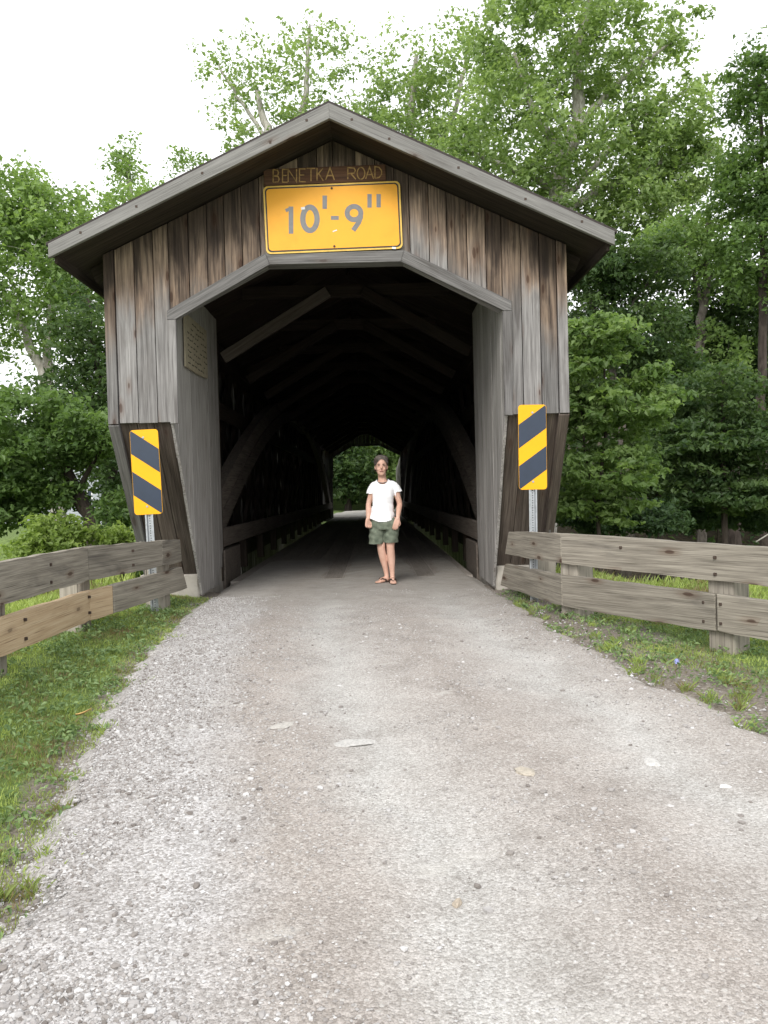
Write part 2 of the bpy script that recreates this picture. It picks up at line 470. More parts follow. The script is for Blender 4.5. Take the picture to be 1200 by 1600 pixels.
m, nt, p, out = new_mat('gravel'); N = NT(nt)
geo = N.n('ShaderNodeNewGeometry'); pos = geo.outputs['Position']
sp = N.n('ShaderNodeSeparateXYZ'); N.l(pos, sp.inputs[0])
at = N.n('ShaderNodeAttribute', attribute_name='across'); u = at.outputs['Fac']
wob = N.noise(pos, 1.3, 5, .6); u2 = N.math('ADD', u, N.math('MULTIPLY', N.math('SUBTRACT', wob, .5), .16))
band = N.ramp(u2, [(0.0, (0.31, 0.295, 0.285)), (.17, (0.36, 0.35, 0.345)), (.27, (0.27, 0.245, 0.225)), (.33, (0.30, 0.275, 0.255)), (.42, (0.35, 0.34, 0.325)), (.52, (0.31, 0.29, 0.272)),
                   (.63, (0.275, 0.25, 0.23)), (.72, (0.32, 0.30, 0.282)), (.80, (0.36, 0.35, 0.335)), (.88, (0.31, 0.29, 0.272)), (1.0, (0.265, 0.24, 0.22))])
v1 = N.vor(pos, 95); v2 = N.vor(pos, 42); v3 = N.vor(pos, 210)
g = N.noise(pos, 3.2, 8, .7)
col = N.mix(.55, band, N.mix(1.0, band, N.ramp(g, [(.32, (.68, .66, .64)), (.5, (1, 1, 1)), (.7, (1.22, 1.22, 1.22))]), 'MULTIPLY'))
bw = N.n('ShaderNodeRGBToBW'); N.l(v1.outputs['Color'], bw.inputs[0])
bw3 = N.n('ShaderNodeRGBToBW'); N.l(v3.outputs['Color'], bw3.inputs[0])
bw2 = N.n('ShaderNodeRGBToBW'); N.l(v2.outputs['Color'], bw2.inputs[0])
loose = N.remap(u2, .10, .34, .75, .42)
col = N.mix(loose, col, N.mix(1.0, col, N.ramp(bw.outputs[0], [(.2, (.62, .60, .58)), (.5, (1, 1, 1)), (.8, (1.4, 1.42, 1.45))]), 'MULTIPLY'))
col = N.mix(.5, col, N.mix(1.0, col, N.ramp(bw3.outputs[0], [(.2, (.7, .68, .66)), (.5, (1, 1, 1)), (.8, (1.32, 1.32, 1.34))]), 'MULTIPLY'))
chip = N.math('MULTIPLY', N.remap(v2.outputs['Distance'], .30, .36, 1, 0), N.remap(bw2.outputs[0], .66, .70))
col = N.mix(N.math('MULTIPLY', chip, .4), col, (0.52, 0.51, 0.49))
dust = N.remap(N.math('ADD', sp.outputs[1], N.math('MULTIPLY', wob, 1.2)), 8.6, 10.4)
col = N.mix(N.math('MULTIPLY', dust, .75), col, N.ramp(g, [(.3, (0.25, 0.232, 0.212)), (.7, (0.35, 0.33, 0.305))]))
patchv = N.noise(N.scale(pos, (1.4, 2.6, 1)), 1.0, 3, .5, .3)
col = N.mix(N.math('MULTIPLY', N.remap(patchv, .64, .70), .45), col, (0.42, 0.405, 0.38))
N.l(N.mix(1.0, col, (1.13, 1.13, 1.12), 'MULTIPLY'), p.inputs['Base Color']); p.inputs['Roughness'].default_value = .93
bb = N.bump(v1.outputs['Distance'], .55, -.008); bb = N.bump(g, .5, .02, bb); bb = N.bump(v3.outputs['Distance'], .4, -.004, bb)
N.l(bb, p.inputs['Normal'])
M_GRAVEL = m
tag(link('gravel_road', me, M_GRAVEL), 'pale gravel lane with two worn wheel tracks leading into the bridge', kind='structure')

# a side path behind the left guardrail
pth = [(-3.1, 10.6, 1.1), (-4.2, 9.8, 1.2), (-6.0, 9.0, 1.4), (-9.5, 8.2, 1.6), (-16, 7.4, 1.8)]
pv, pf = [], []
cl = []
for i in range(len(pth) - 1):
    for t in np.linspace(0, 1, 10, endpoint=False):
        cl.append(tuple(np.array(pth[i]) * (1 - t) + np.array(pth[i + 1]) * t))
for i, (x, y, wd) in enumerate(cl):
    for s in np.linspace(-.5, .5, 7):
        yy = y + s * wd + .08 * math.sin(i * 1.7 + s * 5)
        pv.append((x, yy, float(ground_z(x, yy)) + .03))
for i in range(len(cl) - 1):
    for s in range(6):
        pf.append((i * 7 + s, (i + 1) * 7 + s, (i + 1) * 7 + s + 1, i * 7 + s + 1))
tag(link('path', mesh_np('path', pv, pf, True), plain('path_gravel', (0.33, 0.32, 0.31), .95, noise_amt=.2, scale=20)), 'grey gravel path glimpsed under the left guardrail', kind='structure')

# ------------------------------------------------------------------ the covered bridge
XC, YF = -0.335, 8.65
HW, IW = 2.42, 1.745
ZO = 2.30
YE = 42.0
bridge = empty('covered_bridge', (XC, 10.0, .32))
tag(bridge, 'weathered wooden covered bridge with gabled portal over the lane', 'bridge')
def zroof(x): return 5.19 - .47 * abs(x - XC)
def zopen(x):
    d = abs(x - XC)
    return 3.96 if d < .72 else 3.96 - (d - .72) / (1.75 - .72) * .54
EDG = [-2.645, -2.442, -2.240, -2.078, -1.868, -1.672, -1.490, -1.304, -1.116, -.905, -.701, -.502, -.335, -.10, .104, .300, .453, .654, .843, 1.051, 1.247, 1.410, 1.611, 1.806, 1.982]
FRONT = []
def gable_board(x0, x1, bottom=None):
    g = .004
    xa, xb = x0 + g, x1 - g
    br = sorted([xa, xb] + [b for b in (XC, XC - .72, XC + .72) if xa < b < xb])
    top = [(x, YF + random.uniform(-.004, .004), zroof(x)) for x in br]
    yb = top[0][1]
    if bottom is None:
        low = [(x, yb, zopen(x)) for x in reversed(br)]
    else:
        dz = random.uniform(-.012, .006)
        low = [(xb, yb, bottom + dz), (xa, yb, bottom + dz)]
    top = [(a, yb, c) for a, _, c in top]
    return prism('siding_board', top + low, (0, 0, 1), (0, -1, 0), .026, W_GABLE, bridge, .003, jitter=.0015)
for i in range(len(EDG) - 1):
    x0, x1 = EDG[i], EDG[i + 1]
    c = (x0 + x1) / 2
    side = c < -2.078 or c > 1.410
    FRONT.append(gable_board(x0, x1, ZO if side else None))
# corner boards
for x0, x1 in ((-2.757, -2.650), (1.988, 2.090)):
    c = (x0 + x1) / 2
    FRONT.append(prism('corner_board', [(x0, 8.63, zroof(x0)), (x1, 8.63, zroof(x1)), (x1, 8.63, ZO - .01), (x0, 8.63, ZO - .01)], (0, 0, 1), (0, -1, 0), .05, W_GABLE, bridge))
# trim round the opening
yt = 8.617
for pts, d in (([(-2.105, yt, 3.455), (-1.065, yt, 4.03), (-1.02, yt, 3.91), (-2.02, yt, 3.365), (-2.105, yt, 3.365)], (1.04, 0, .57)),
               ([(-1.063, yt, 4.03), (.388, yt, 4.03), (.348, yt, 3.91), (-1.018, yt, 3.91)], (1, 0, 0)),
               ([(.39, yt, 4.03), (1.50, yt, 3.475), (1.50, yt, 3.375), (1.415, yt, 3.375), (.35, yt, 3.91)], (1.1, 0, -.56)),
               ([(-2.10, yt, 3.362), (-2.012, yt, 3.362), (-2.025, yt, ZO - .02), (-2.105, yt, ZO - .02)], (0, 0, 1)),
               ([(1.405, yt, 3.372), (1.505, yt, 3.372), (1.49, yt, ZO - .02), (1.40, yt, ZO - .02)], (0, 0, 1))):
    FRONT.append(prism('trim_board', pts, d, (0, -1, 0), .033, W_GREY, bridge, .004))
# heavy portal frame timbers a little behind the trim
for k, (yy, ins) in enumerate(((8.70, .0),)):
    A = [(XC - IW, 3.40 - ins), (XC - .72, 3.93 - ins), (XC + .72, 3.93 - ins), (XC + IW, 3.40 - ins)]
    for i in range(3):
        (xa, za), (xb, zb) = A[i], A[i + 1]
        prism('portal_timber', [(xa, yy, za), (xb, yy, zb), (xb, yy, zb + .16), (xa, yy, za + .16)], (xb - xa, 0, zb - za), (0, -1, 0), .18, W_IN if k else W_GREY, bridge, .006)
# far portal: the same boards seen from inside
for o in list(FRONT):
    c = o.copy(); COL.objects.link(c)
    m_ = o.matrix_basis.copy(); m_.translation.y = 2 * YF + 33.35 - m_.translation.y - .026
    c.parent = bridge; c.matrix_parent_inverse = o.matrix_parent_inverse.copy(); c.matrix_basis = m_
for s in (-1, 1):
    x0, x1 = sorted((XC + s * IW, XC + s * HW))
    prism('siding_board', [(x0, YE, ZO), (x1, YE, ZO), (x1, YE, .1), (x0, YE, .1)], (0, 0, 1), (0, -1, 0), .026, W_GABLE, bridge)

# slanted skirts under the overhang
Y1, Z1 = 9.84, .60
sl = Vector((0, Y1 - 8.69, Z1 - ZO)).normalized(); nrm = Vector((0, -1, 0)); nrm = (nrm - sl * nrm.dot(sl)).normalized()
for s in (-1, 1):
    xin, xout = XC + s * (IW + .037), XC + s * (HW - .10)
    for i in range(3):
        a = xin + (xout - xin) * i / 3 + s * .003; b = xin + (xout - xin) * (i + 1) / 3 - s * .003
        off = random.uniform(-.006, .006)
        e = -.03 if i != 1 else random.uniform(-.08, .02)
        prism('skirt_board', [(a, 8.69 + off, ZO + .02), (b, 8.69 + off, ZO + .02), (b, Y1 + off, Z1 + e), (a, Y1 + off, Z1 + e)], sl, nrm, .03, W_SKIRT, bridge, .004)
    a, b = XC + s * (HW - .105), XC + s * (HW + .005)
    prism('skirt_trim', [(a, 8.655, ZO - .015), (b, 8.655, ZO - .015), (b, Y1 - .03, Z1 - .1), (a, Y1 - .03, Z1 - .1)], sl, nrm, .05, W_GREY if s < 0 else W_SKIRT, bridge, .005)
# jamb walls lining the portal
def jamb_bottom(y):
    return ZO - .04 - (y - 8.69) / (Y1 - 8.69) * (ZO - .40) if y < Y1 else .335
for s in (-1, 1):
    y = 8.66
    while y < 11.2:
        wd = random.uniform(.17, .27); y2 = min(y + wd, 11.25)
        if 11.25 - y2 < .1: y2 = 11.25
        X = XC + s * (IW + random.uniform(0, .006))
        ztop = 3.42 + min(1.0, (y - 8.66) / .3) * .5
        ys_ = [y + .003, y2 - .003]
        if ys_[0] < Y1 < ys_[1]: low = [(X, ys_[1], jamb_bottom(ys_[1])), (X, Y1, jamb_bottom(Y1)), (X, ys_[0], jamb_bottom(ys_[0]))]
        else: low = [(X, ys_[1], jamb_bottom(ys_[1])), (X, ys_[0], jamb_bottom(ys_[0]))]
        if y2 >= 11.2: low = [(X, 11.247, .78), (X, 11.18, .72), (X, 11.15, .55), (X, ys_[0], .52)]
        prism('jamb_board', [(X, ys_[0], ztop), (X, ys_[1], ztop)] + low, (0, 0, 1), (-s, 0, 0), .028, W_JAMB, bridge, .003)
        y = y2
    # edge post closing the jamb's inner end
    board('jamb_post', (XC + s * (IW + .12), 11.26, .34), (XC + s * (IW + .12), 11.26, 3.95), .2, .14, (0, -1, 0), W_IN, bridge)
    # concrete footing and low curb
    x0, x1 = sorted((XC + s * (IW + .034), XC + s * (HW + .06)))
    prism('abutment', [(x0, 9.80, .585), (x1, 9.80, .585), (x1, 9.80, -.8), (x0, 9.80, -.8)], (1, 0, 0), (0, -1, 0), 1.55, M_CONC, bridge, .02)
    x0, x1 = sorted((XC + s * (IW + .0), XC + s * (IW + .22)))
    prism('curb', [(x0, 11.36, .76), (x1, 11.36, .76), (x1, 11.36, -.2), (x0, 11.36, -.2)], (1, 0, 0), (0, -1, 0), 1.3, W_ARCH, bridge, .02)

# roof
for s in (-1, 1):
    xe = XC + s * 2.77
    zt = lambda d: 5.31 - .47 * d
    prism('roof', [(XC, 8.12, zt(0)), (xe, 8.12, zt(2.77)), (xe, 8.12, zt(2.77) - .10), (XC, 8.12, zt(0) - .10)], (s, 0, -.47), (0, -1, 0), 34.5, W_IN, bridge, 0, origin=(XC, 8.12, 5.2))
    xe2 = XC + s * 2.80
    prism('shingle_layer', [(XC, 8.045, zt(0) + .034), (xe2, 8.045, zt(2.80) + .034), (xe2, 8.045, zt(2.80) + .004), (XC, 8.045, zt(0) + .004)], (s, 0, -.47), (0, -1, 0), 34.6, M_SHINGLE, bridge, 0, origin=(XC, 8.1, 5.3))
    prism('fascia_board', [(XC, 8.075, zt(0)), (xe, 8.075, zt(2.77)), (xe, 8.075, zt(2.77) - .135), (XC, 8.075, zt(0) - .15)], (s * 1, 0, -.47), (0, -1, 0), .042, W_FASCIA, bridge, .003)
    board('eave_board', (xe - s * .03, 8.15, zt(2.77) - .11), (xe - s * .03, 42.5, zt(2.77) - .11), .12, .03, (s, 0, 0), W_IN, bridge)
    # nail heads on the fascia
    for d in (.22, .58, 1.25, 1.9, 2.45):
        z = zt(d) - .05 - random.uniform(0, .05)
        board('nail', (XC + s * d - .012, 8.072, z), (XC + s * d + .012, 8.072, z), .024, .008, (0, -1, 0), M_BOLT, bridge, .002)
    # rafters, plates, chords, truss, arch
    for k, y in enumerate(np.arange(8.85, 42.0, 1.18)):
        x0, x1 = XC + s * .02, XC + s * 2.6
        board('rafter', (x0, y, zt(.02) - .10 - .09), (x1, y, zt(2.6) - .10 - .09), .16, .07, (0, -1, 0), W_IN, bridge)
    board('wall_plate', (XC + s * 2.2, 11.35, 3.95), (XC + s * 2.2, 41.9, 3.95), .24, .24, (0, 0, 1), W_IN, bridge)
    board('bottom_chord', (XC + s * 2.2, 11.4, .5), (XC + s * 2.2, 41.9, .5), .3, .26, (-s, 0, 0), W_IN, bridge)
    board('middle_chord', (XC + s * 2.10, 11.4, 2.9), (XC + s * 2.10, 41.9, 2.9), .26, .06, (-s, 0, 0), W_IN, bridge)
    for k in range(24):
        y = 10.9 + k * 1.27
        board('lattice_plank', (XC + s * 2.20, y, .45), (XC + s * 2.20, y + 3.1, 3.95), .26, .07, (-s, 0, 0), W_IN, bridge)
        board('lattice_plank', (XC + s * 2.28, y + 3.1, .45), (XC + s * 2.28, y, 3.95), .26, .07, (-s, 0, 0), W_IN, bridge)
    # laminated arch
    n = 44
    for layer in (0, 1):
        bm = bmesh.new(); ring = []
        for i in range(n + 1):
            t = i / n
            y = 10.75 + t * 30.9
            z = .55 + 4 * 3.15 * t * (1 - t); dz = 4 * 3.15 * (1 - 2 * t) / 30.9
            nn = Vector((0, -dz, 1)).normalized()
            c0 = Vector((0, y, z)) + nn * (layer * .30)
            q = []
            for a, b in ((0, 0), (1, 0), (1, 1), (0, 1)):
                q.append(bm.verts.new(c0 + nn * (b * .288) + Vector((XC + s * (1.84 + a * .17 + .008 * layer), 0, 0))))
            ring.append(q)
        for i in range(n):
            for j in range(4):
                bm.faces.new((ring[i][j], ring[i][(j + 1) % 4], ring[i + 1][(j + 1) % 4], ring[i + 1][j]))
        bm.faces.new(ring[0]); bm.faces.new(list(reversed(ring[-1])))
        bmesh.ops.recalc_face_normals(bm, faces=bm.faces)
        Mx = frame_mat((XC + s * 1.9, 26, 2), (0, 1, 0), (0, 0, 1))
        bmesh.ops.transform(bm, matrix=Mx.inverted(), verts=bm.verts)
        me_ = bpy.data.meshes.new('arch'); bm.to_mesh(me_); bm.free()
        link('arch', me_, W_ARCH, bridge, Mx)
    # wheel guard planks and their blocks
    for a_, b_ in ((11.28, 18.4), (18.42, 26.0), (26.02, 34), (34.02, 41.8)):
        board('wheel_guard', (XC + s * 1.77, a_, .93), (XC + s * 1.77, b_, .93), .26, .075, (-s, 0, 0), W_ARCH, bridge, .008)
    for y in np.arange(11.9, 41.5, 2.1):
        board('guard_post', (XC + s * 1.85, y, .3), (XC + s * 1.85, y, 1.02), .15, .12, (-s, 0, 0), W_IN, bridge)
    # outside wall boards
    y = 8.70
    while y < 41.8:
        w_ = .31
        z0 = -.25 if y > Y1 else jamb_bottom(y + w_) - .0
        gap = .05 if (s < 0 and 15 < y < 30 and random.random() < .45) else .008
        X = XC + s * (HW - .035)
        if y > Y1:
            board('wall_board', (X, y + w_ / 2, z0), (X, y + w_ / 2, 4.0), w_ - gap, .025, (s, 0, 0), W_GREY, bridge, 0)
        else:
            prism('wall_board', [(X, y, 4.0), (X, y + w_ - gap, 4.0), (X, y + w_ - gap, jamb_bottom(y + w_) + .08), (X, y, jamb_bottom(y) + .08)], (0, 0, 1), (s, 0, 0), .025, W_GREY, bridge, 0)
        y += w_
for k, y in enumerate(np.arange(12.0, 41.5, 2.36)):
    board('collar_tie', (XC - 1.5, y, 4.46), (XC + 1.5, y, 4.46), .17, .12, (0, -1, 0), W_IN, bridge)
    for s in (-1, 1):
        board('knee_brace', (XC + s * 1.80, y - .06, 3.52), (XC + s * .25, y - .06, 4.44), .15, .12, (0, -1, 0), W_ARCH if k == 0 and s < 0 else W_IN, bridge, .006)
# the lane goes on beyond the far portal
fy = np.linspace(42.45, 58, 40); fx = np.linspace(-2.3, 1.6, 8)
FX, FY = np.meshgrid(fx, fy); FX = FX + .02 * (FY - 42) ** 2 * .3
ii = (np.arange(39)[:, None] * 8 + np.arange(7)[None, :]).ravel()
fr_ = link('gravel_road', mesh_np('gravel_road', np.stack([FX, FY, np.maximum(ground_z(FX, FY) + .05, .30)], -1).reshape(-1, 3), np.stack([ii, ii + 1, ii + 9, ii + 8], 1), True, {'across': np.full(320, .42)}), M_GRAVEL)
tag(fr_, 'pale strip of lane beyond the far portal', kind='structure')
# deck planks under a film of dust
M_DECK = wood('dusty_deck_plank', (0.24, 0.215, 0.19), (0.29, 0.262, 0.235), (0.34, 0.31, 0.28), stain=(0.20, 0.178, 0.155), stain_amt=.5, knots=0, vary=.12, grain=.7)
for i in range(13):
    x = XC - 1.7 + (i + .5) * 3.4 / 13
    for a_, b_ in ((11.45, 19.3), (19.31, 27.2), (27.21, 35), (35.01, 42.4)):
        d = (i % 3) * .9 if a_ > 12 else 0
        e = (i % 3) * .9 if b_ < 42 else 0
        board('deck_plank', (x, a_ + d, .318), (x, b_ + e, .318), 3.4 / 13 - .004, .09, (0, 0, 1), M_DECK, bridge, .004)

# ------------------------------------------------------------------ signs
def strokes_mesh(name, polys, width, depth, M, mat, parent, step=.0004):
    """polys: list of (points, closed[, width]); flat bars with mitred corners standing proud of the plane z=0 of M"""
    V, Fc = [], []
    for si, st in enumerate(polys):
        pts, closed = st[0], st[1]; wd = st[2] if len(st) > 2 else width
        P = [Vector((a, b)) for a, b in pts]; n = len(P); L_, R_ = [], []
        for i in range(n):
            if closed: a, b = P[i] - P[i - 1], P[(i + 1) % n] - P[i]
            else:
                a = P[i] - P[i - 1] if i else P[1] - P[0]; b = P[i + 1] - P[i] if i < n - 1 else P[-1] - P[-2]
            a = a.normalized(); b = b.normalized(); na = Vector((-a.y, a.x)); nb = Vector((-b.y, b.x))
            mt = (na + nb); mt = mt / max(mt.length_squared, .4) * 2
            L_.append(P[i] + mt * wd / 2); R_.append(P[i] - mt * wd / 2)
        z = depth + si * step
        base = len(V)
        for i in range(n):
            V += [(L_[i].x, L_[i].y, z), (R_[i].x, R_[i].y, z), (R_[i].x, R_[i].y, -.001), (L_[i].x, L_[i].y, -.001)]
        for i in range(n if closed else n - 1):
            a = base + i * 4; b = base + ((i + 1) % n) * 4
            Fc += [(a, a + 1, b + 1, b), (a + 1, a + 2, b + 2, b + 1), (a + 3, a, b, b + 3)]
        if not closed:
            Fc += [(base, base + 3, base + 2, base + 1), (base + n * 4 - 4, base + n * 4 - 3, base + n * 4 - 2, base + n * 4 - 1)]
    return link(name, mesh_np(name, V, Fc), mat, parent, M)
def ell(cx, cy, rx, ry, n=28, a0=0, a1=360):
    k = n if a1 - a0 >= 360 else n + 1
    return [(cx + rx * math.cos(R(a0 + (a1 - a0) * i / n)), cy + ry * math.sin(R(a0 + (a1 - a0) * i / n))) for i in range(k)]
def plate(name, poly, thick, M, mat, parent, z=0.0):
    bm = bmesh.new()
    f = [bm.verts.new((a, b, z)) for a, b in poly]; g = [bm.verts.new((a, b, z - thick)) for a, b in poly]
    bm.faces.new(f); bm.faces.new(list(reversed(g)))
    for i in range(len(poly)):
        j = (i + 1) % len(poly); bm.faces.new((f[i], g[i], g[j], f[j]))
    bmesh.ops.recalc_face_normals(bm, faces=bm.faces)
    me_ = bpy.data.meshes.new(name); bm.to_mesh(me_); bm.free()
    return link(name, me_, mat, parent, M)
def face_frame(x, y, z, rot=0.0, yaw=0.0):
    """a frame whose +Z looks at the lane (-Y), +X to the right, +Y up, turned by rot in its own plane"""
    return Matrix.Translation((x, y, z)) @ Matrix.Rotation(yaw, 4, 'Z') @ Matrix.Rotation(R(90), 4, 'X') @ Matrix.Rotation(rot, 4, 'Z')

MS = face_frame(-.345, 8.606, 4.378, R(1.1))
sg = empty('clearance_sign', (-.345, 8.61, 4.03))
tag(sg, 'orange-yellow metal height clearance sign reading 10 feet 9 inches on the gable', 'sign')
plate('panel', rounded_rect(1.425, .70, .05), .006, MS, M_SIGNEDGE, sg)
plate('border', rounded_rect(1.390, .665, .042), .0015, MS, M_BLK, sg, .0025)
plate('face', rounded_rect(1.362, .637, .036), .0015, MS, M_YEL, sg, .0045)
def sp_(x, y):
    dx, dz = (x - 550) / 687, (838 - y) / 715
    c, s = math.cos(R(-2.6)), math.sin(R(-2.6))
    return (dx * c - dz * s, dx * s + dz * c)
def spl(l): return [sp_(*q) for q in l]
digits = [
    (spl([(250, 760), (250, 960)]), False, .048), (spl([(212, 790), (246, 776)]), False, .034),
    (spl([(385 + 51 * math.cos(R(a)), 850 + 86 * math.sin(R(a))) for a in range(0, 360, 12)]), True, .056),
    (spl([(491, 678), (491, 776)]), False, .047),
    (spl([(535, 842), (591, 842)]), False, .040),
    (spl([(700 + 49 * math.cos(R(a)), 806 + 49 * math.sin(R(a))) for a in range(0, 360, 12)]), True, .052),
    (spl([(749, 800), (747, 838), (733, 876), (694, 934)]), False, .050),
    (spl([(811, 665), (811, 765)]), False, .045), (spl([(876, 665), (876, 763)]), False, .045)]
MSF = MS @ Matrix.Translation((0, 0, .0046))
for k0, k1 in ((0, 2), (2, 3), (3, 4), (4, 5), (5, 7), (7, 8), (8, 9)):
    strokes_mesh('numeral', digits[k0:k1], .05, .0014, MSF, M_NUM, sg, .0001)
for ch_ in ((spl([(322, 775), (350, 771)]), False, .026), (spl([(972, 1062), (1000, 1064)]), False, .02), (spl([(548, 944), (578, 932)]), False, .012)):
    strokes_mesh('paint_chip', [ch_], .02, .003, MSF, M_CHIP, sg)
for bx_, by_ in ((0, .3), (0, -.3)):
    plate('bolt', ell(bx_, by_, .012, .012, 10), .006, MSF, M_BOLT, sg, .006)

MN = face_frame(-.395, 8.612, 4.822, R(1.1))
nb = empty('name_board', (-.395, 8.62, 4.72))
tag(nb, 'dark wooden board carved BENETKA ROAD in ochre letters above the clearance sign', 'sign')
prism('board', [MN @ Vector((a, b, 0)) for a, b in ((-.66, -.087), (.61, -.087), (.61, .085), (-.66, .085))], (1, 0, 0), (0, -1, 0), .03, W_BOARD, nb, .004)
def np_(x, y):
    dx, dz = (x - 530) / 687, (528 - y) / 715
    c, s = math.cos(R(-2.6)), math.sin(R(-2.6))
    return (dx * c - dz * s, dx * s + dz * c)
GLY = {
    'B': [[(0, 0), (0, 1)], [(0, 1), (.7, .95), (.85, .75), (.7, .55), (0, .5)], [(0, .5), (.8, .45), (.95, .25), (.8, .03), (0, 0)]],
    'E': [[(.95, 1), (0, 1), (0, 0), (.95, 0)], [(0, .52), (.75, .52)]],
    'N': [[(0, 0), (0, 1), (1, 0), (1, 1)]],
    'T': [[(0, 1), (1.1, 1)], [(.55, 1), (.55, 0)]],
    'K': [[(0, 0), (0, 1)], [(.95, 1), (0, .42)], [(.28, .58), (1, 0)]],
    'A': [[(0, 0), (.5, 1), (1, 0)], [(.2, .36), (.8, .36)]],
    'R': [[(0, 0), (0, 1), (.8, .95), (.95, .74), (.8, .52), (0, .48)], [(.4, .48), (1, 0)]],
    'O': [[(.5 + .5 * math.cos(R(a)), .5 + .5 * math.sin(R(a))) for a in range(0, 361, 24)]],
    'D': [[(0, 0), (0, 1), (.6, .93), (.95, .65), (.95, .35), (.6, .07), (0, 0)]]}
for ch, x0, x1, y0, y1 in (('B', 145, 190, 585, 492), ('E', 212, 250, 584, 490), ('N', 252, 312, 582, 488), ('E', 333, 378, 580, 486), ('T', 384, 440, 576, 482), ('K', 458, 502, 572, 480), ('A', 520, 582, 566, 476),
                           ('R', 678, 735, 560, 474), ('O', 745, 800, 560, 472), ('A', 806, 862, 556, 470), ('D', 872, 922, 552, 466)):
    strokes_mesh('letter', [([np_(x0 + (x1 - x0) * a, y0 + (y1 - y0) * b) for a, b in st], False) for st in GLY[ch]], .0115, .002, MN, M_CARVE, nb, .0001)

pq = empty('notice_board', (-2.05, 9.8, 2.95))
tag(pq, 'tan notice board of faded writing on the left inner wall of the portal', 'sign')
MP = Matrix.Translation((-2.048, 9.80, 3.265)) @ Matrix.Rotation(R(90), 4, 'Z') @ Matrix.Rotation(R(90), 4, 'X')
plate('panel', [(-.60, .30), (.60, .33), (.585, -.27), (.1, -.295), (-.62, -.30)], .02, MP, M_PLAQ, pq)
marks = []
for row in range(8):
    zz = .24 - row * .068
    x = -.5 if row > 1 else -.32
    while x < (.5 if row > 1 else .35):
        ln = random.uniform(.03, .12)
        if random.random() < .82:
            marks.append(([(x, zz + random.uniform(-.006, .006)), (x + ln * .5, zz + random.uniform(-.012, .012)), (x + ln, zz)], False))
        x += ln + random.uniform(.025, .07)
strokes_mesh('faded_writing', marks, .014, .0012, MP, M_INK, pq, .00001)['kind'] = 'stuff'

def marker(label, x, y, z, rot, flip, zb, yaw=0.0):
    t = empty('object_marker', (x, y, zb))
    tag(t, label, 'road sign', 'striped bridge markers')
    M = face_frame(x, y, z, rot, yaw)
    w_, h_ = .295, .885
    rc = rounded_rect(w_, h_, .035)
    pn = plate('panel', rc, .003, M, M_YEL2, t)
    a = Vector((-.72, -1)) if not flip else Vector((.72, -1))      # stripe normal direction
    a = a.normalized()
    for lo, hi in (((.075, .275)), ((-.275, -.075))):
        pl = clip_half(clip_half(rounded_rect(w_ - .006, h_ - .006, .033), a.x, a.y, hi), -a.x, -a.y, -lo)
        plate('stripe', pl, .001, M, M_NAVY, t, .0022)
    for bz_ in (.36, -.36):
        plate('bolt', ell(.0 if flip else -.01, bz_, .011, .011, 10), .006, M, M_GALV, t, .0068)
    # galvanised U-channel post
    bm = bmesh.new()
    prof = [(-.042, .0), (-.026, .0), (-.020, -.026), (.020, -.026), (.026, .0), (.042, .0), (.042, -.004), (.029, -.004), (.023, -.031), (-.023, -.031), (-.029, -.004), (-.042, -.004)]
    zs = (zb - z, .40); rings = []
    for q in zs:
        rings.append([bm.verts.new((px_, q, pz_ - .006)) for px_, pz_ in prof])
    for i in range(len(prof)):
        j = (i + 1) % len(prof); bm.faces.new((rings[0][i], rings[0][j], rings[1][j], rings[1][i]))
    bm.faces.new(rings[1]); bmesh.ops.recalc_face_normals(bm, faces=bm.faces)
    me_ = bpy.data.meshes.new('post'); bm.to_mesh(me_); bm.free()
    po = link('post', me_, M_GALV, t, M)
    k = zb - z + .08
    hv, hf = [], []
    while k < -.43:
        b0 = len(hv)
        for i in range(8):
            an = 2 * math.pi * i / 8; hv.append((.006 * math.cos(an), k + .006 * math.sin(an), -.0315))
        hf.append(tuple(range(b0, b0 + 8))); k += .026
    link('punched_holes', mesh_np('punched_holes', hv, np.array(hf)), M_HOLE, t, M)
marker('black and yellow striped marker leaning on its post by the left guardrail', -2.365, 8.585, 1.78, R(1.6), False, .20)
marker('black and yellow striped marker standing upright by the right guardrail', 1.675, 8.555, 1.935, R(-.6), True, .18)

# ------------------------------------------------------------------ guardrails
def rail_post(parent, x, y, zt, wd, ang, zb=None):
    zb = float(ground_z(x, y)) - .25 if zb is None else zb
    n = Vector((math.cos(ang), math.sin(ang), 0))
    board('post', Vector((x, y, zb)) + n * wd / 2, Vector((x, y, zt)) + n * wd / 2, wd, wd, n, W_POST, parent, .01)
def rail(parent, P, z0, z1, mat, thick=.07, end_cut=(0, 0), z0b=None, z1b=None):
    """plank between two ground points, front face towards the lane; end_cut shears the ends"""
    a, b = Vector((*P[0], 0)), Vector((*P[1], 0)); d = (b - a).normalized()
    n = Vector((d.y, -d.x, 0))
    if n.dot(Vector((-.3, 7, 0)) - Vector((a.x, a.y, 0))) < 0: n = -n
    z0b = z0 if z0b is None else z0b; z1b = z1 if z1b is None else z1b
    L0, L1 = a + Vector((0, 0, z0)) - d * end_cut[0], b + Vector((0, 0, z0b)) + d * end_cut[1]
    U0, U1 = a + Vector((0, 0, z1)), b + Vector((0, 0, z1b))
    k = max(4, int((b - a).length / .14))
    pts = [L0 + (L1 - L0) * (i / k) + Vector((0, 0, random.uniform(-.005, .004))) for i in range(k + 1)] + [U1 + (U0 - U1) * (i / k) + Vector((0, 0, random.uniform(-.006, .003))) for i in range(k + 1)]
    return prism('rail_plank', pts, d, n, thick, mat, parent, .008, jitter=.001)
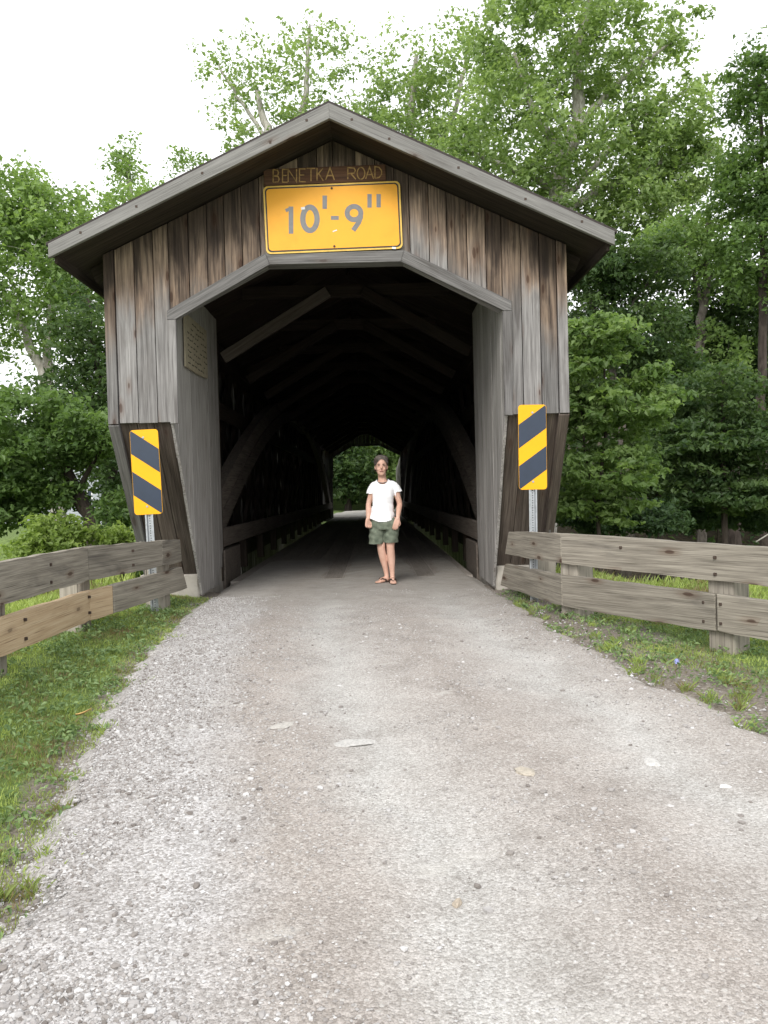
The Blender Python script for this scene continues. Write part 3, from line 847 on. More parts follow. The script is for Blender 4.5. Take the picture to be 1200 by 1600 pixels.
def rail_bolts(parent, P, zz):
    for x, y in P:
        for z in zz:
            n = Vector((1, -.15, 0)).normalized() if x < 0 else Vector((-1, -.5, 0)).normalized()
            board('bolt', Vector((x - .012, y, z)) + n * .006, Vector((x + .012, y + .001, z)) + n * .006, .024, .02, n, M_BOLT, parent, .003)
gl = empty('guardrail', (-2.65, 7.5, .25))
tag(gl, 'timber guardrail on the left verge with one new yellow lower plank', 'guardrail', 'timber guardrails flanking the lane')
P0, P1, P2, P3 = (-2.63, 1.6), (-2.565, 7.35), (-2.20, 8.50), (-2.155, 9.10)
rail(gl, (P0, P1), .81, 1.11, W_RAIL, z0b=.785, z1b=1.085)
rail(gl, (P1, P2), .785, 1.085, W_RAIL, z0b=.798, z1b=1.067)
rail(gl, (P2, P3), .798, 1.067, W_RAIL, end_cut=(0, .04), z0b=.795, z1b=1.047)
Q = (-2.461, 7.678)
rail(gl, (P0, P1), .49, .74, W_NEW, z0b=.425, z1b=.69)
rail(gl, (P1, Q), .425, .69, W_NEW, z0b=.435, z1b=.70)
rail(gl, ((-2.458, 7.687), (-2.143, 9.10)), .435, .70, W_RAIL, end_cut=(0, .12), z0b=.49, z1b=.735)
for x, y in ((-2.735, 1.7), (-2.72, 2.9), (-2.71, 4.35), (-2.70, 5.82), (-2.675, 7.5), (-2.275, 8.83)):
    rail_post(gl, x - .075, y, 1.02, .20, R(-4) if y < 7 else R(-8))
rail_bolts(gl, ((-2.578, 6.0), (-2.560, 7.30)), (.50, .64)); rail_bolts(gl, ((-2.578, 6.5), (-2.36, 7.98)), (.86, 1.0))

gr = empty('guardrail', (2.3, 7.0, .18))
tag(gr, 'grey timber guardrail on the right verge bending in towards the portal', 'guardrail', 'timber guardrails flanking the lane')
A0, A1, A2 = (1.75, 7.68), (2.63, 6.32), (4.6, 3.30)
rail(gr, (A0, A2), .79, 1.075, W_RAIL, z0b=.66, z1b=.945)
rail(gr, (A0, A1), .385, .68, W_RAIL, z0b=.355, z1b=.645)
rail(gr, ((2.638, 6.308), A2), .355, .645, W_RAIL, z0b=.24, z1b=.53)
rail(gr, (A0, (1.50, 9.17)), .79, 1.075, W_RAIL, end_cut=(0, .14), z0b=.765, z1b=1.03)
rail(gr, (A0, (1.475, 9.32)), .385, .68, W_RAIL, end_cut=(0, .18), z0b=.39, z1b=.65)
for x, y, a_ in ((1.91, 7.74, 213), (2.775, 6.40, 213), (3.78, 4.85, 213), (1.80, 8.80, 190)):
    rail_post(gr, x, y, 1.0 if y > 6 else .9, .22, R(a_))
rail_bolts(gr, ((2.585, 6.40), (2.665, 6.27)), (.42, .57)); rail_bolts(gr, ((2.64, 6.305),), (.80, .93)); rail_bolts(gr, ((2.14, 7.075),), (.97,))

# ------------------------------------------------------------------ house glimpsed through the left trees
hs = empty('house', (-22.6, 60, -.5))
tag(hs, 'pale house with a white framed window glimpsed behind the leaning tree', 'house')
M_SIDING = plain('pale_siding', (0.36, 0.385, 0.42), .7, noise_amt=.05); M_WHITE = plain('white_trim', (0.8, 0.8, 0.8), .5, noise_amt=.03)
hx0, hx1, hy, hz = -26.0, -19.2, 58.0, float(ground_z(-22, 58)) - .4
wall = prism('wall', [(hx0, hy, hz), (hx1, hy, hz), (hx1, hy, 3.6), ((hx0 + hx1) / 2, hy, 5.9), (hx0, hy, 3.6)], (1, 0, 0), (0, -1, 0), 7, M_SIDING, hs, 0)
for k in range(20):
    z = hz + .9 + k * .2
    if z < 3.5: board('clapboard', (hx0 + .02, hy - .012, z), (hx1 - .02, hy - .012, z), .19, .01, (0, -1, .08), M_SIDING, wall, 0)
for s in (-1, 1):
    xm = (hx0 + hx1) / 2; xe = xm + s * 3.4
    prism('roof', [(xm, hy - .4, 6.1), (xe, hy - .4, 3.4), (xe, hy - .4, 3.25), (xm, hy - .4, 5.92)], (s, 0, -.8), (0, -1, 0), 7.8, M_SHINGLE, hs, 0)
for wx in (-20.15, -23.3):
    wd_ = board('window', (wx, hy - .03, 1.35), (wx, hy - .03, 2.3), .72, .05, (0, -1, 0), M_WHITE, hs, .01)
    for sx in (-.15, .15):
        board('pane', (wx + sx, hy - .055, 1.43), (wx + sx, hy - .055, 2.22), .24, .02, (0, -1, 0), M_NAVY, wd_, 0)

# ------------------------------------------------------------------ the woman standing in the portal
PX, PY, PZ = .16, 10.5, .330
def skin_mat(name, c1, c2):
    m, nt, p, out = new_mat(name); N = NT(nt); tc = N.n('ShaderNodeTexCoord')
    N.l(N.ramp(N.noise(tc.outputs['Object'], 9, 4, .6), [(.35, c1), (.65, c2)]), p.inputs['Base Color'])
    p.inputs['Roughness'].default_value = .55; p.inputs['Subsurface Weight'].default_value = .0
    return m
M_SKIN = skin_mat('skin', (0.56, 0.335, 0.25), (0.65, 0.42, 0.33))
M_HAIR = skin_mat('grey_brown_hair', (0.06, 0.047, 0.04), (0.17, 0.145, 0.132))
M_TEE = plain('white_cotton', (0.9, 0.9, 0.92), .85, noise_amt=.02)
def cloth(name, c1, c2, sc_):
    m, nt, p, out = new_mat(name); N = NT(nt); tc = N.n('ShaderNodeTexCoord')
    a = N.noise(tc.outputs['Object'], sc_, 5, .6); N.l(N.ramp(a, [(.3, c1), (.7, c2)]), p.inputs['Base Color'])
    p.inputs['Roughness'].default_value = .9; N.l(N.bump(a, .5, .006), p.inputs['Normal'])
    return m
M_SHORT = cloth('olive_cotton', (0.10, 0.122, 0.09), (0.185, 0.21, 0.16), 20)
M_SANDAL = plain('dark_sandal', (0.045, 0.03, 0.025), .7); M_LIP = plain('lips', (0.42, 0.17, 0.15), .5); M_EYE = plain('eye_dark', (0.10, 0.065, 0.05), .4)
M_BROW = plain('brow', (0.20, 0.12, 0.09), .9); M_NECKL = plain('necklace_beads', (0.10, 0.11, 0.12), .4, .3)

def add_loft(bm, rings, n=18):
    """rings: (x,y,z,rx,ry) horizontal ellipses from bottom to top, capped"""
    rs = []
    for x, y, z, a, b in rings:
        rs.append([bm.verts.new((x + a * math.cos(2 * math.pi * i / n), y + b * math.sin(2 * math.pi * i / n), z)) for i in range(n)])
    for i in range(len(rs) - 1):
        for j in range(n):
            k = (j + 1) % n; bm.faces.new((rs[i][j], rs[i][k], rs[i + 1][k], rs[i + 1][j]))
    bm.faces.new(list(reversed(rs[0]))); bm.faces.new(rs[-1])
def add_chain(bm, pts, n=12, sub=3):
    """smooth tapered limb through (x,y,z,r)"""
    P = [np.array(p, float) for p in pts]; path = []
    for i in range(len(P) - 1):
        p0 = P[max(i - 1, 0)]; p1 = P[i]; p2 = P[i + 1]; p3 = P[min(i + 2, len(P) - 1)]
        for j in range(sub):
            t = j / sub
            path.append(.5 * ((2 * p1) + (-p0 + p2) * t + (2 * p0 - 5 * p1 + 4 * p2 - p3) * t * t + (-p0 + 3 * p1 - 3 * p2 + p3) * t ** 3))
    path.append(P[-1])
    V, Fq = tube_data([tuple(q) for q in path], n)
    vs = [bm.verts.new(v) for v in V]
    for f in Fq: bm.faces.new([vs[i] for i in f])
    bm.faces.new(list(reversed(vs[:n]))); bm.faces.new(vs[-n:])
    for q in (path[0], path[-1]):
        bmesh.ops.create_icosphere(bm, subdivisions=2, radius=q[3] * .98, matrix=Matrix.Translation(q[:3]))
def add_ball(bm, c, r):
    bmesh.ops.create_icosphere(bm, subdivisions=3, radius=1, matrix=Matrix.Translation(c) @ Matrix.Diagonal((*r, 1)))
def remeshed(name, bm, vox, smooth, cut=None):
    bmesh.ops.recalc_face_normals(bm, faces=bm.faces)
    me_ = bpy.data.meshes.new(name); bm.to_mesh(me_); bm.free()
    o = bpy.data.objects.new(name + '_source', me_); COL.objects.link(o)
    r_ = o.modifiers.new('r', 'REMESH'); r_.mode = 'VOXEL'; r_.voxel_size = vox; r_.use_smooth_shade = True
    s_ = o.modifiers.new('s', 'SMOOTH'); s_.factor = .5; s_.iterations = smooth
    dg = bpy.context.evaluated_depsgraph_get(); dg.update()
    res = bpy.data.meshes.new_from_object(o.evaluated_get(dg))
    bpy.data.objects.remove(o); res.name = name
    if cut:
        b = bmesh.new(); b.from_mesh(res)
        bmesh.ops.delete(b, geom=[v for v in b.verts if cut(v.co)], context='VERTS')
        b.to_mesh(res); b.free()
    for q in res.polygons: q.use_smooth = True
    return res

woman = empty('person', (PX, PY, PZ))
tag(woman, 'woman with short grey-brown hair in white t-shirt and green shorts standing in the portal', 'person')
MWP = Matrix.Translation((PX, PY, PZ))
HX, HZ, HS = -.052, 1.392, 1.05                      # chin position
HEAD = [(.0, -.072, .024, .022), (.018, -.052, .046, .046), (.048, -.030, .058, .070), (.085, -.018, .066, .081), (.12, -.010, .070, .090), (.155, -.004, .0725, .096), (.19, 0, .066, .088), (.215, 0, .047, .064), (.23, 0, .02, .03)]
HEAD = [tuple(q * HS for q in r_) for r_ in HEAD]
bm = bmesh.new()
add_loft(bm, [(HX + .0, .01 + cy, HZ + z, rx, ry_) for z, cy, rx, ry_ in HEAD])
add_chain(bm, [(HX + .004, .03, 1.50, .055), (HX + .006, .028, 1.40, .052), (-.042, .02, 1.33, .058), (-.04, .015, 1.27, .075)])
add_chain(bm, [(HX, -.108, HZ + .128, .009), (HX, -.113, HZ + .109, .012), (HX, -.120, HZ + .093, .0135), (HX, -.103, HZ + .084, .011)], 8)      # nose
add_ball(bm, (HX - .077, .021, HZ + .105), (.011, .020, .034)); add_ball(bm, (HX + .077, .021, HZ + .105), (.011, .020, .034))
add_ball(bm, (HX - .036, -.072, HZ + .079), (.022, .02, .02)); add_ball(bm, (HX + .036, -.072, HZ + .079), (.022, .02, .02))     # cheeks
add_loft(bm, [(-.045, .02, .78, .15, .09), (-.045, .02, .92, .145, .095), (-.045, .015, 1.02, .125, .085), (-.042, .01, 1.14, .135, .09), (-.038, .012, 1.24, .14, .08), (-.03, .018, 1.295, .125, .06), (-.038, .02, 1.325, .06, .045)])
for s, sh, el, wr in ((-1, (-.155, .015, 1.25), (-.225, .035, 1.03), (-.238, -.045, .84)), (1, (.112, .015, 1.25), (.172, .03, 1.025), (.140, -.095, .84))):
    add_chain(bm, [(sh[0] * .6 - .015, .015, 1.275, .05), (*sh, .050), ((sh[0] + el[0]) / 2, .028, (sh[2] + el[2]) / 2, .042), (*el, .035), ((el[0] * .65 + wr[0] * .35), (el[1] * .65 + wr[1] * .35), (el[2] * .65 + wr[2] * .35), .036), (*wr, .024)])
    # hand: palm and five fingers
    wr = Vector(wr)
    if s < 0:
        d = Vector((-.10, -.10, -1)).normalized(); nrm_ = Vector((.55, -.8, 0)).normalized()
    else:
        d = Vector((-.30, -.16, -1)).normalized(); nrm_ = Vector((-.15, 1, -.1)).normalized()
    nrm_ = (nrm_ - d * nrm_.dot(d)).normalized(); lat = d.cross(nrm_)
    palm0, palm1 = wr + d * .015, wr + d * .085
    for q in (-.026, -.009, .009, .026):
        add_chain(bm, [(*(wr + d * .0 + lat * q * .5), .018), (*(wr + d * .045 + lat * q * .9), .0155), (*(palm1 + lat * q), .0125)], 8)
    curl = 1.0 if s < 0 else .28
    for q, ln in ((-.030, .066), (-.010, .078), (.010, .073), (.029, .058)):
        k0 = palm1 + lat * q - d * .006
        a1, a2, a3 = .55 * curl, 1.45 * curl, 2.3 * curl
        p1 = k0 + (d * math.cos(a1) + nrm_ * math.sin(a1)) * ln * .46
        p2 = p1 + (d * math.cos(a2) + nrm_ * math.sin(a2)) * ln * .32
        p3 = p2 + (d * math.cos(a3) + nrm_ * math.sin(a3)) * ln * .24
        add_chain(bm, [(*k0, .0105), (*p1, .0095), (*p2, .0085), (*p3, .0075)], 8)
    tl = -lat if s < 0 else lat
    t0 = wr + d * .03 + tl * .026
    add_chain(bm, [(*t0, .014), (*(t0 + d * .026 + tl * .022 + nrm_ * .012), .0115), (*(t0 + d * .055 + tl * .022 + nrm_ * .024), .009)], 8)
for s, hip, kn, an, heel, toe in ((-1, (-.125, .03, .80), (-.078, .025, .46), (-.018, .07, .105), (.002, .10), (-.150, -.035)), (1, (.055, .015, .80), (.040, -.005, .46), (.055, .02, .10), (.055, .055), (.062, -.185))):
    calf = [kn[i] * .62 + an[i] * .38 for i in range(3)]
    add_chain(bm, [(*hip, .085), ((hip[0] + kn[0]) / 2, (hip[1] + kn[1]) / 2, .63, .07), (kn[0], kn[1], kn[2] + .05, .055), (kn[0], kn[1], kn[2] - .01, .052), (calf[0], calf[1] + .012, calf[2], .052), (an[0] * .8 + kn[0] * .2, an[1], an[2] + .09, .037), (*an, .031), (an[0], an[1], .06, .034)])
    hv_, tv = Vector((*heel, 0)), Vector((*toe, 0)); dd = (tv - hv_).normalized(); sd_ = Vector((-dd.y, dd.x, 0)); fl_ = (tv - hv_).length
    add_chain(bm, [(*(hv_ + Vector((0, 0, .048))), .032), (*(hv_ + dd * fl_ * .35 + Vector((0, 0, .056))), .032), (*(hv_ + dd * fl_ * .68 + Vector((0, 0, .042))), .026)], 10)
    for q, r_, k in ((-.026, .013, .93), (-.013, .011, 1.0), (0, .0105, .98), (.013, .010, .93), (.025, .0095, .86)):
        q = q * (-s)
        add_chain(bm, [(*(hv_ + dd * fl_ * .45 + sd_ * q * .8 + Vector((0, 0, .036))), .018), (*(hv_ + dd * fl_ * .75 + sd_ * q * 1.1 + Vector((0, 0, .030))), .0145), (*(hv_ + dd * fl_ * k + sd_ * q * 1.15 + Vector((0, 0, .024))), r_)], 8)
body_me = remeshed('body', bm, .0052, 3)
body = link('body', body_me, M_SKIN, woman, MWP)

# t-shirt
bm = bmesh.new()
add_loft(bm, [(-.060, .012, .77, .170, .136), (-.060, .012, .86, .164, .130), (-.053, .01, .94, .148, .118), (-.047, .008, 1.03, .135, .106), (-.043, .0, 1.12, .142, .112), (-.040, .004, 1.20, .150, .106), (-.034, .012, 1.265, .150, .084), (-.034, .016, 1.31, .112, .068), (-.038, .02, 1.345, .075, .062)], 24)
add_chain(bm, [(-.10, .015, 1.27, .058), (-.158, .015, 1.252, .055), (-.196, .022, 1.175, .054), (-.206, .025, 1.14, .056)], 14)
add_chain(bm, [(.05, .015, 1.27, .058), (.112, .015, 1.252, .055), (.148, .022, 1.185, .056), (.162, .025, 1.148, .060)], 14)
def tee_cut(c):
    if c.z < .795 + .055 * ((c.x + .05) / .17) ** 2: return True
    dx, dy = c.x + .043, c.y + .075
    if (dx / .068) ** 2 + ((c.z - 1.345) / .066) ** 2 < 1 and c.y < .02: return True
    if (dx / .064) ** 2 + ((c.y - .02) / .07) ** 2 < 1 and c.z > 1.30: return True
    if c.x < -.175 and c.z > 1.0 and c.z < 1.158 - .10 * (c.x + .19): return True
    if c.x > .120 and c.z < 1.170 + .12 * (c.x - .12) and c.z > 1.05: return c.x > .130
    return False
tee = link('t_shirt', remeshed('t_shirt', bm, .006, 5, tee_cut), M_TEE, woman, MWP)
for v in tee.data.vertices:       # soft folds
    c = v.co
    k = .0045 * math.sin(c.z * 62 + c.x * 14 + 2 * math.sin(c.x * 21)) * max(0, min(1, (1.06 - c.z) / .15)) + .002 * math.sin(c.x * 70 + c.z * 20)
    v.co += v.normal * k
# shorts
bm = bmesh.new()
add_loft(bm, [(-.035, .015, .70, .175, .12), (-.035, .015, .78, .186, .128), (-.045, .015, .86, .150, .110), (-.05, .015, .90, .138, .100)], 24)
add_loft(bm, [(-.142, .02, .500, .096, .100), (-.138, .02, .60, .097, .105), (-.128, .02, .72, .098, .11), (-.12, .02, .80, .09, .11)], 18)
add_loft(bm, [(.048, .005, .515, .088, .095), (.054, .008, .60, .094, .102), (.06, .012, .72, .096, .108), (.05, .012, .80, .09, .11)], 18)
sh_ = link('shorts', remeshed('shorts', bm, .0065, 4, lambda c: c.z < (.512 if c.x < -.045 else .527)), M_SHORT, woman, MWP)
for v in sh_.data.vertices:
    c = v.co
    v.co += v.normal * (.004 * math.sin(c.x * 55 + 3 * math.sin(c.z * 18)) + .003 * math.sin(c.z * 75 + c.x * 30))
# hair
bm = bmesh.new()
add_loft(bm, [(HX, .012 + cy * .6 + .008, HZ + z + .006 + .012 * (z > .18), rx + .016 + .004 * math.sin(z * 40), ry_ + .014) for z, cy, rx, ry_ in [(.035, 0, .062, .072)] + HEAD[3:]], 28)
def hair_cut(c):
    z = c.z - HZ; dx = c.x - HX
    if z < .05: return True
    line = .200 - 13.0 * (dx - .008) ** 2          # swept hairline
    if c.y < -.022 and z < line: return True
    if c.y < .02 and z < .12: return True
    return False
hr = link('hair', remeshed('hair', bm, .0065, 2, hair_cut), M_HAIR, woman, MWP)
for v in hr.data.vertices:
    c = v.co; v.co += v.normal * (.004 * math.sin(c.x * 95 + c.z * 40) * math.sin(c.y * 60 + c.z * 30) + .002 * math.sin(c.x * 210 + c.y * 160))
def small(name, c, r, mat):
    b = bmesh.new(); add_ball(b, c, r)
    me_ = bpy.data.meshes.new(name); b.to_mesh(me_); b.free()
    for q in me_.polygons: q.use_smooth = True
    return link(name, me_, mat, woman, MWP)
for s in (-1, 1):
    small('eye', (HX + s * .031, -.0915, HZ + .123), (.0115, .005, .0042), M_EYE)
    small('eyebrow', (HX + s * .032, -.0955, HZ + .141), (.020, .006, .0045), M_BROW)
small('mouth', (HX, -.1015, HZ + .053), (.027, .009, .007), M_LIP)
V, Fq = tube_data([(-.043 + .064 * math.cos(a), .012 + .075 * math.sin(a), 1.322 - .028 * math.sin(-a) if math.sin(a) < 0 else 1.335, .0055) for a in np.linspace(0, 2 * math.pi, 30)], 6)
link('necklace', mesh_np('necklace', V, Fq, True), M_NECKL, woman, MWP)
# flip-flops
for s, heel, toe in ((-1, (.002, .10), (-.150, -.035)), (1, (.055, .055), (.062, -.185))):
    hv_, tv = Vector((*heel, 0)), Vector((*toe, 0)); dd = (tv - hv_).normalized(); sd_ = Vector((-dd.y, dd.x, 0)); fl_ = (tv - hv_).length
    ol = []
    for i in range(28):
        a = 2 * math.pi * i / 28; c_ = math.cos(a)
        ol.append(hv_ + dd * (fl_ * (.52 + .58 * c_)) + sd_ * (math.sin(a) * (.036 + .011 * c_)))
    b = bmesh.new(); f1 = [b.verts.new((q.x, q.y, .018)) for q in ol]; f2 = [b.verts.new((q.x, q.y, .0)) for q in ol]
    b.faces.new(f1); b.faces.new(list(reversed(f2)))
    for i in range(28): j = (i + 1) % 28; b.faces.new((f1[i], f2[i], f2[j], f1[j]))
    bmesh.ops.recalc_face_normals(b, faces=b.faces)
    me_ = bpy.data.meshes.new('sandal'); b.to_mesh(me_); b.free()
    so = link('sandal', me_, M_SANDAL, woman, MWP)
    fr = hv_ + dd * fl_ * .80
    sv, sf = [], []
    for q in (-1, 1):
        e = hv_ + dd * fl_ * .36 + sd_ * .040 * q
        V, Fq = tube_data([(fr.x, fr.y, .045, .005), (*(fr * .6 + e * .4 + sd_ * .012 * q + Vector((0, 0, .070))), .008), (*(e + Vector((0, 0, .052))), .008), (*(e + sd_ * .002 * q + Vector((0, 0, .012))), .007)], 6)
        sf += [tuple(i + len(sv) for i in f) for f in Fq]; sv += V
    link('strap', mesh_np('strap', sv, sf, True), M_SANDAL, so, MWP)

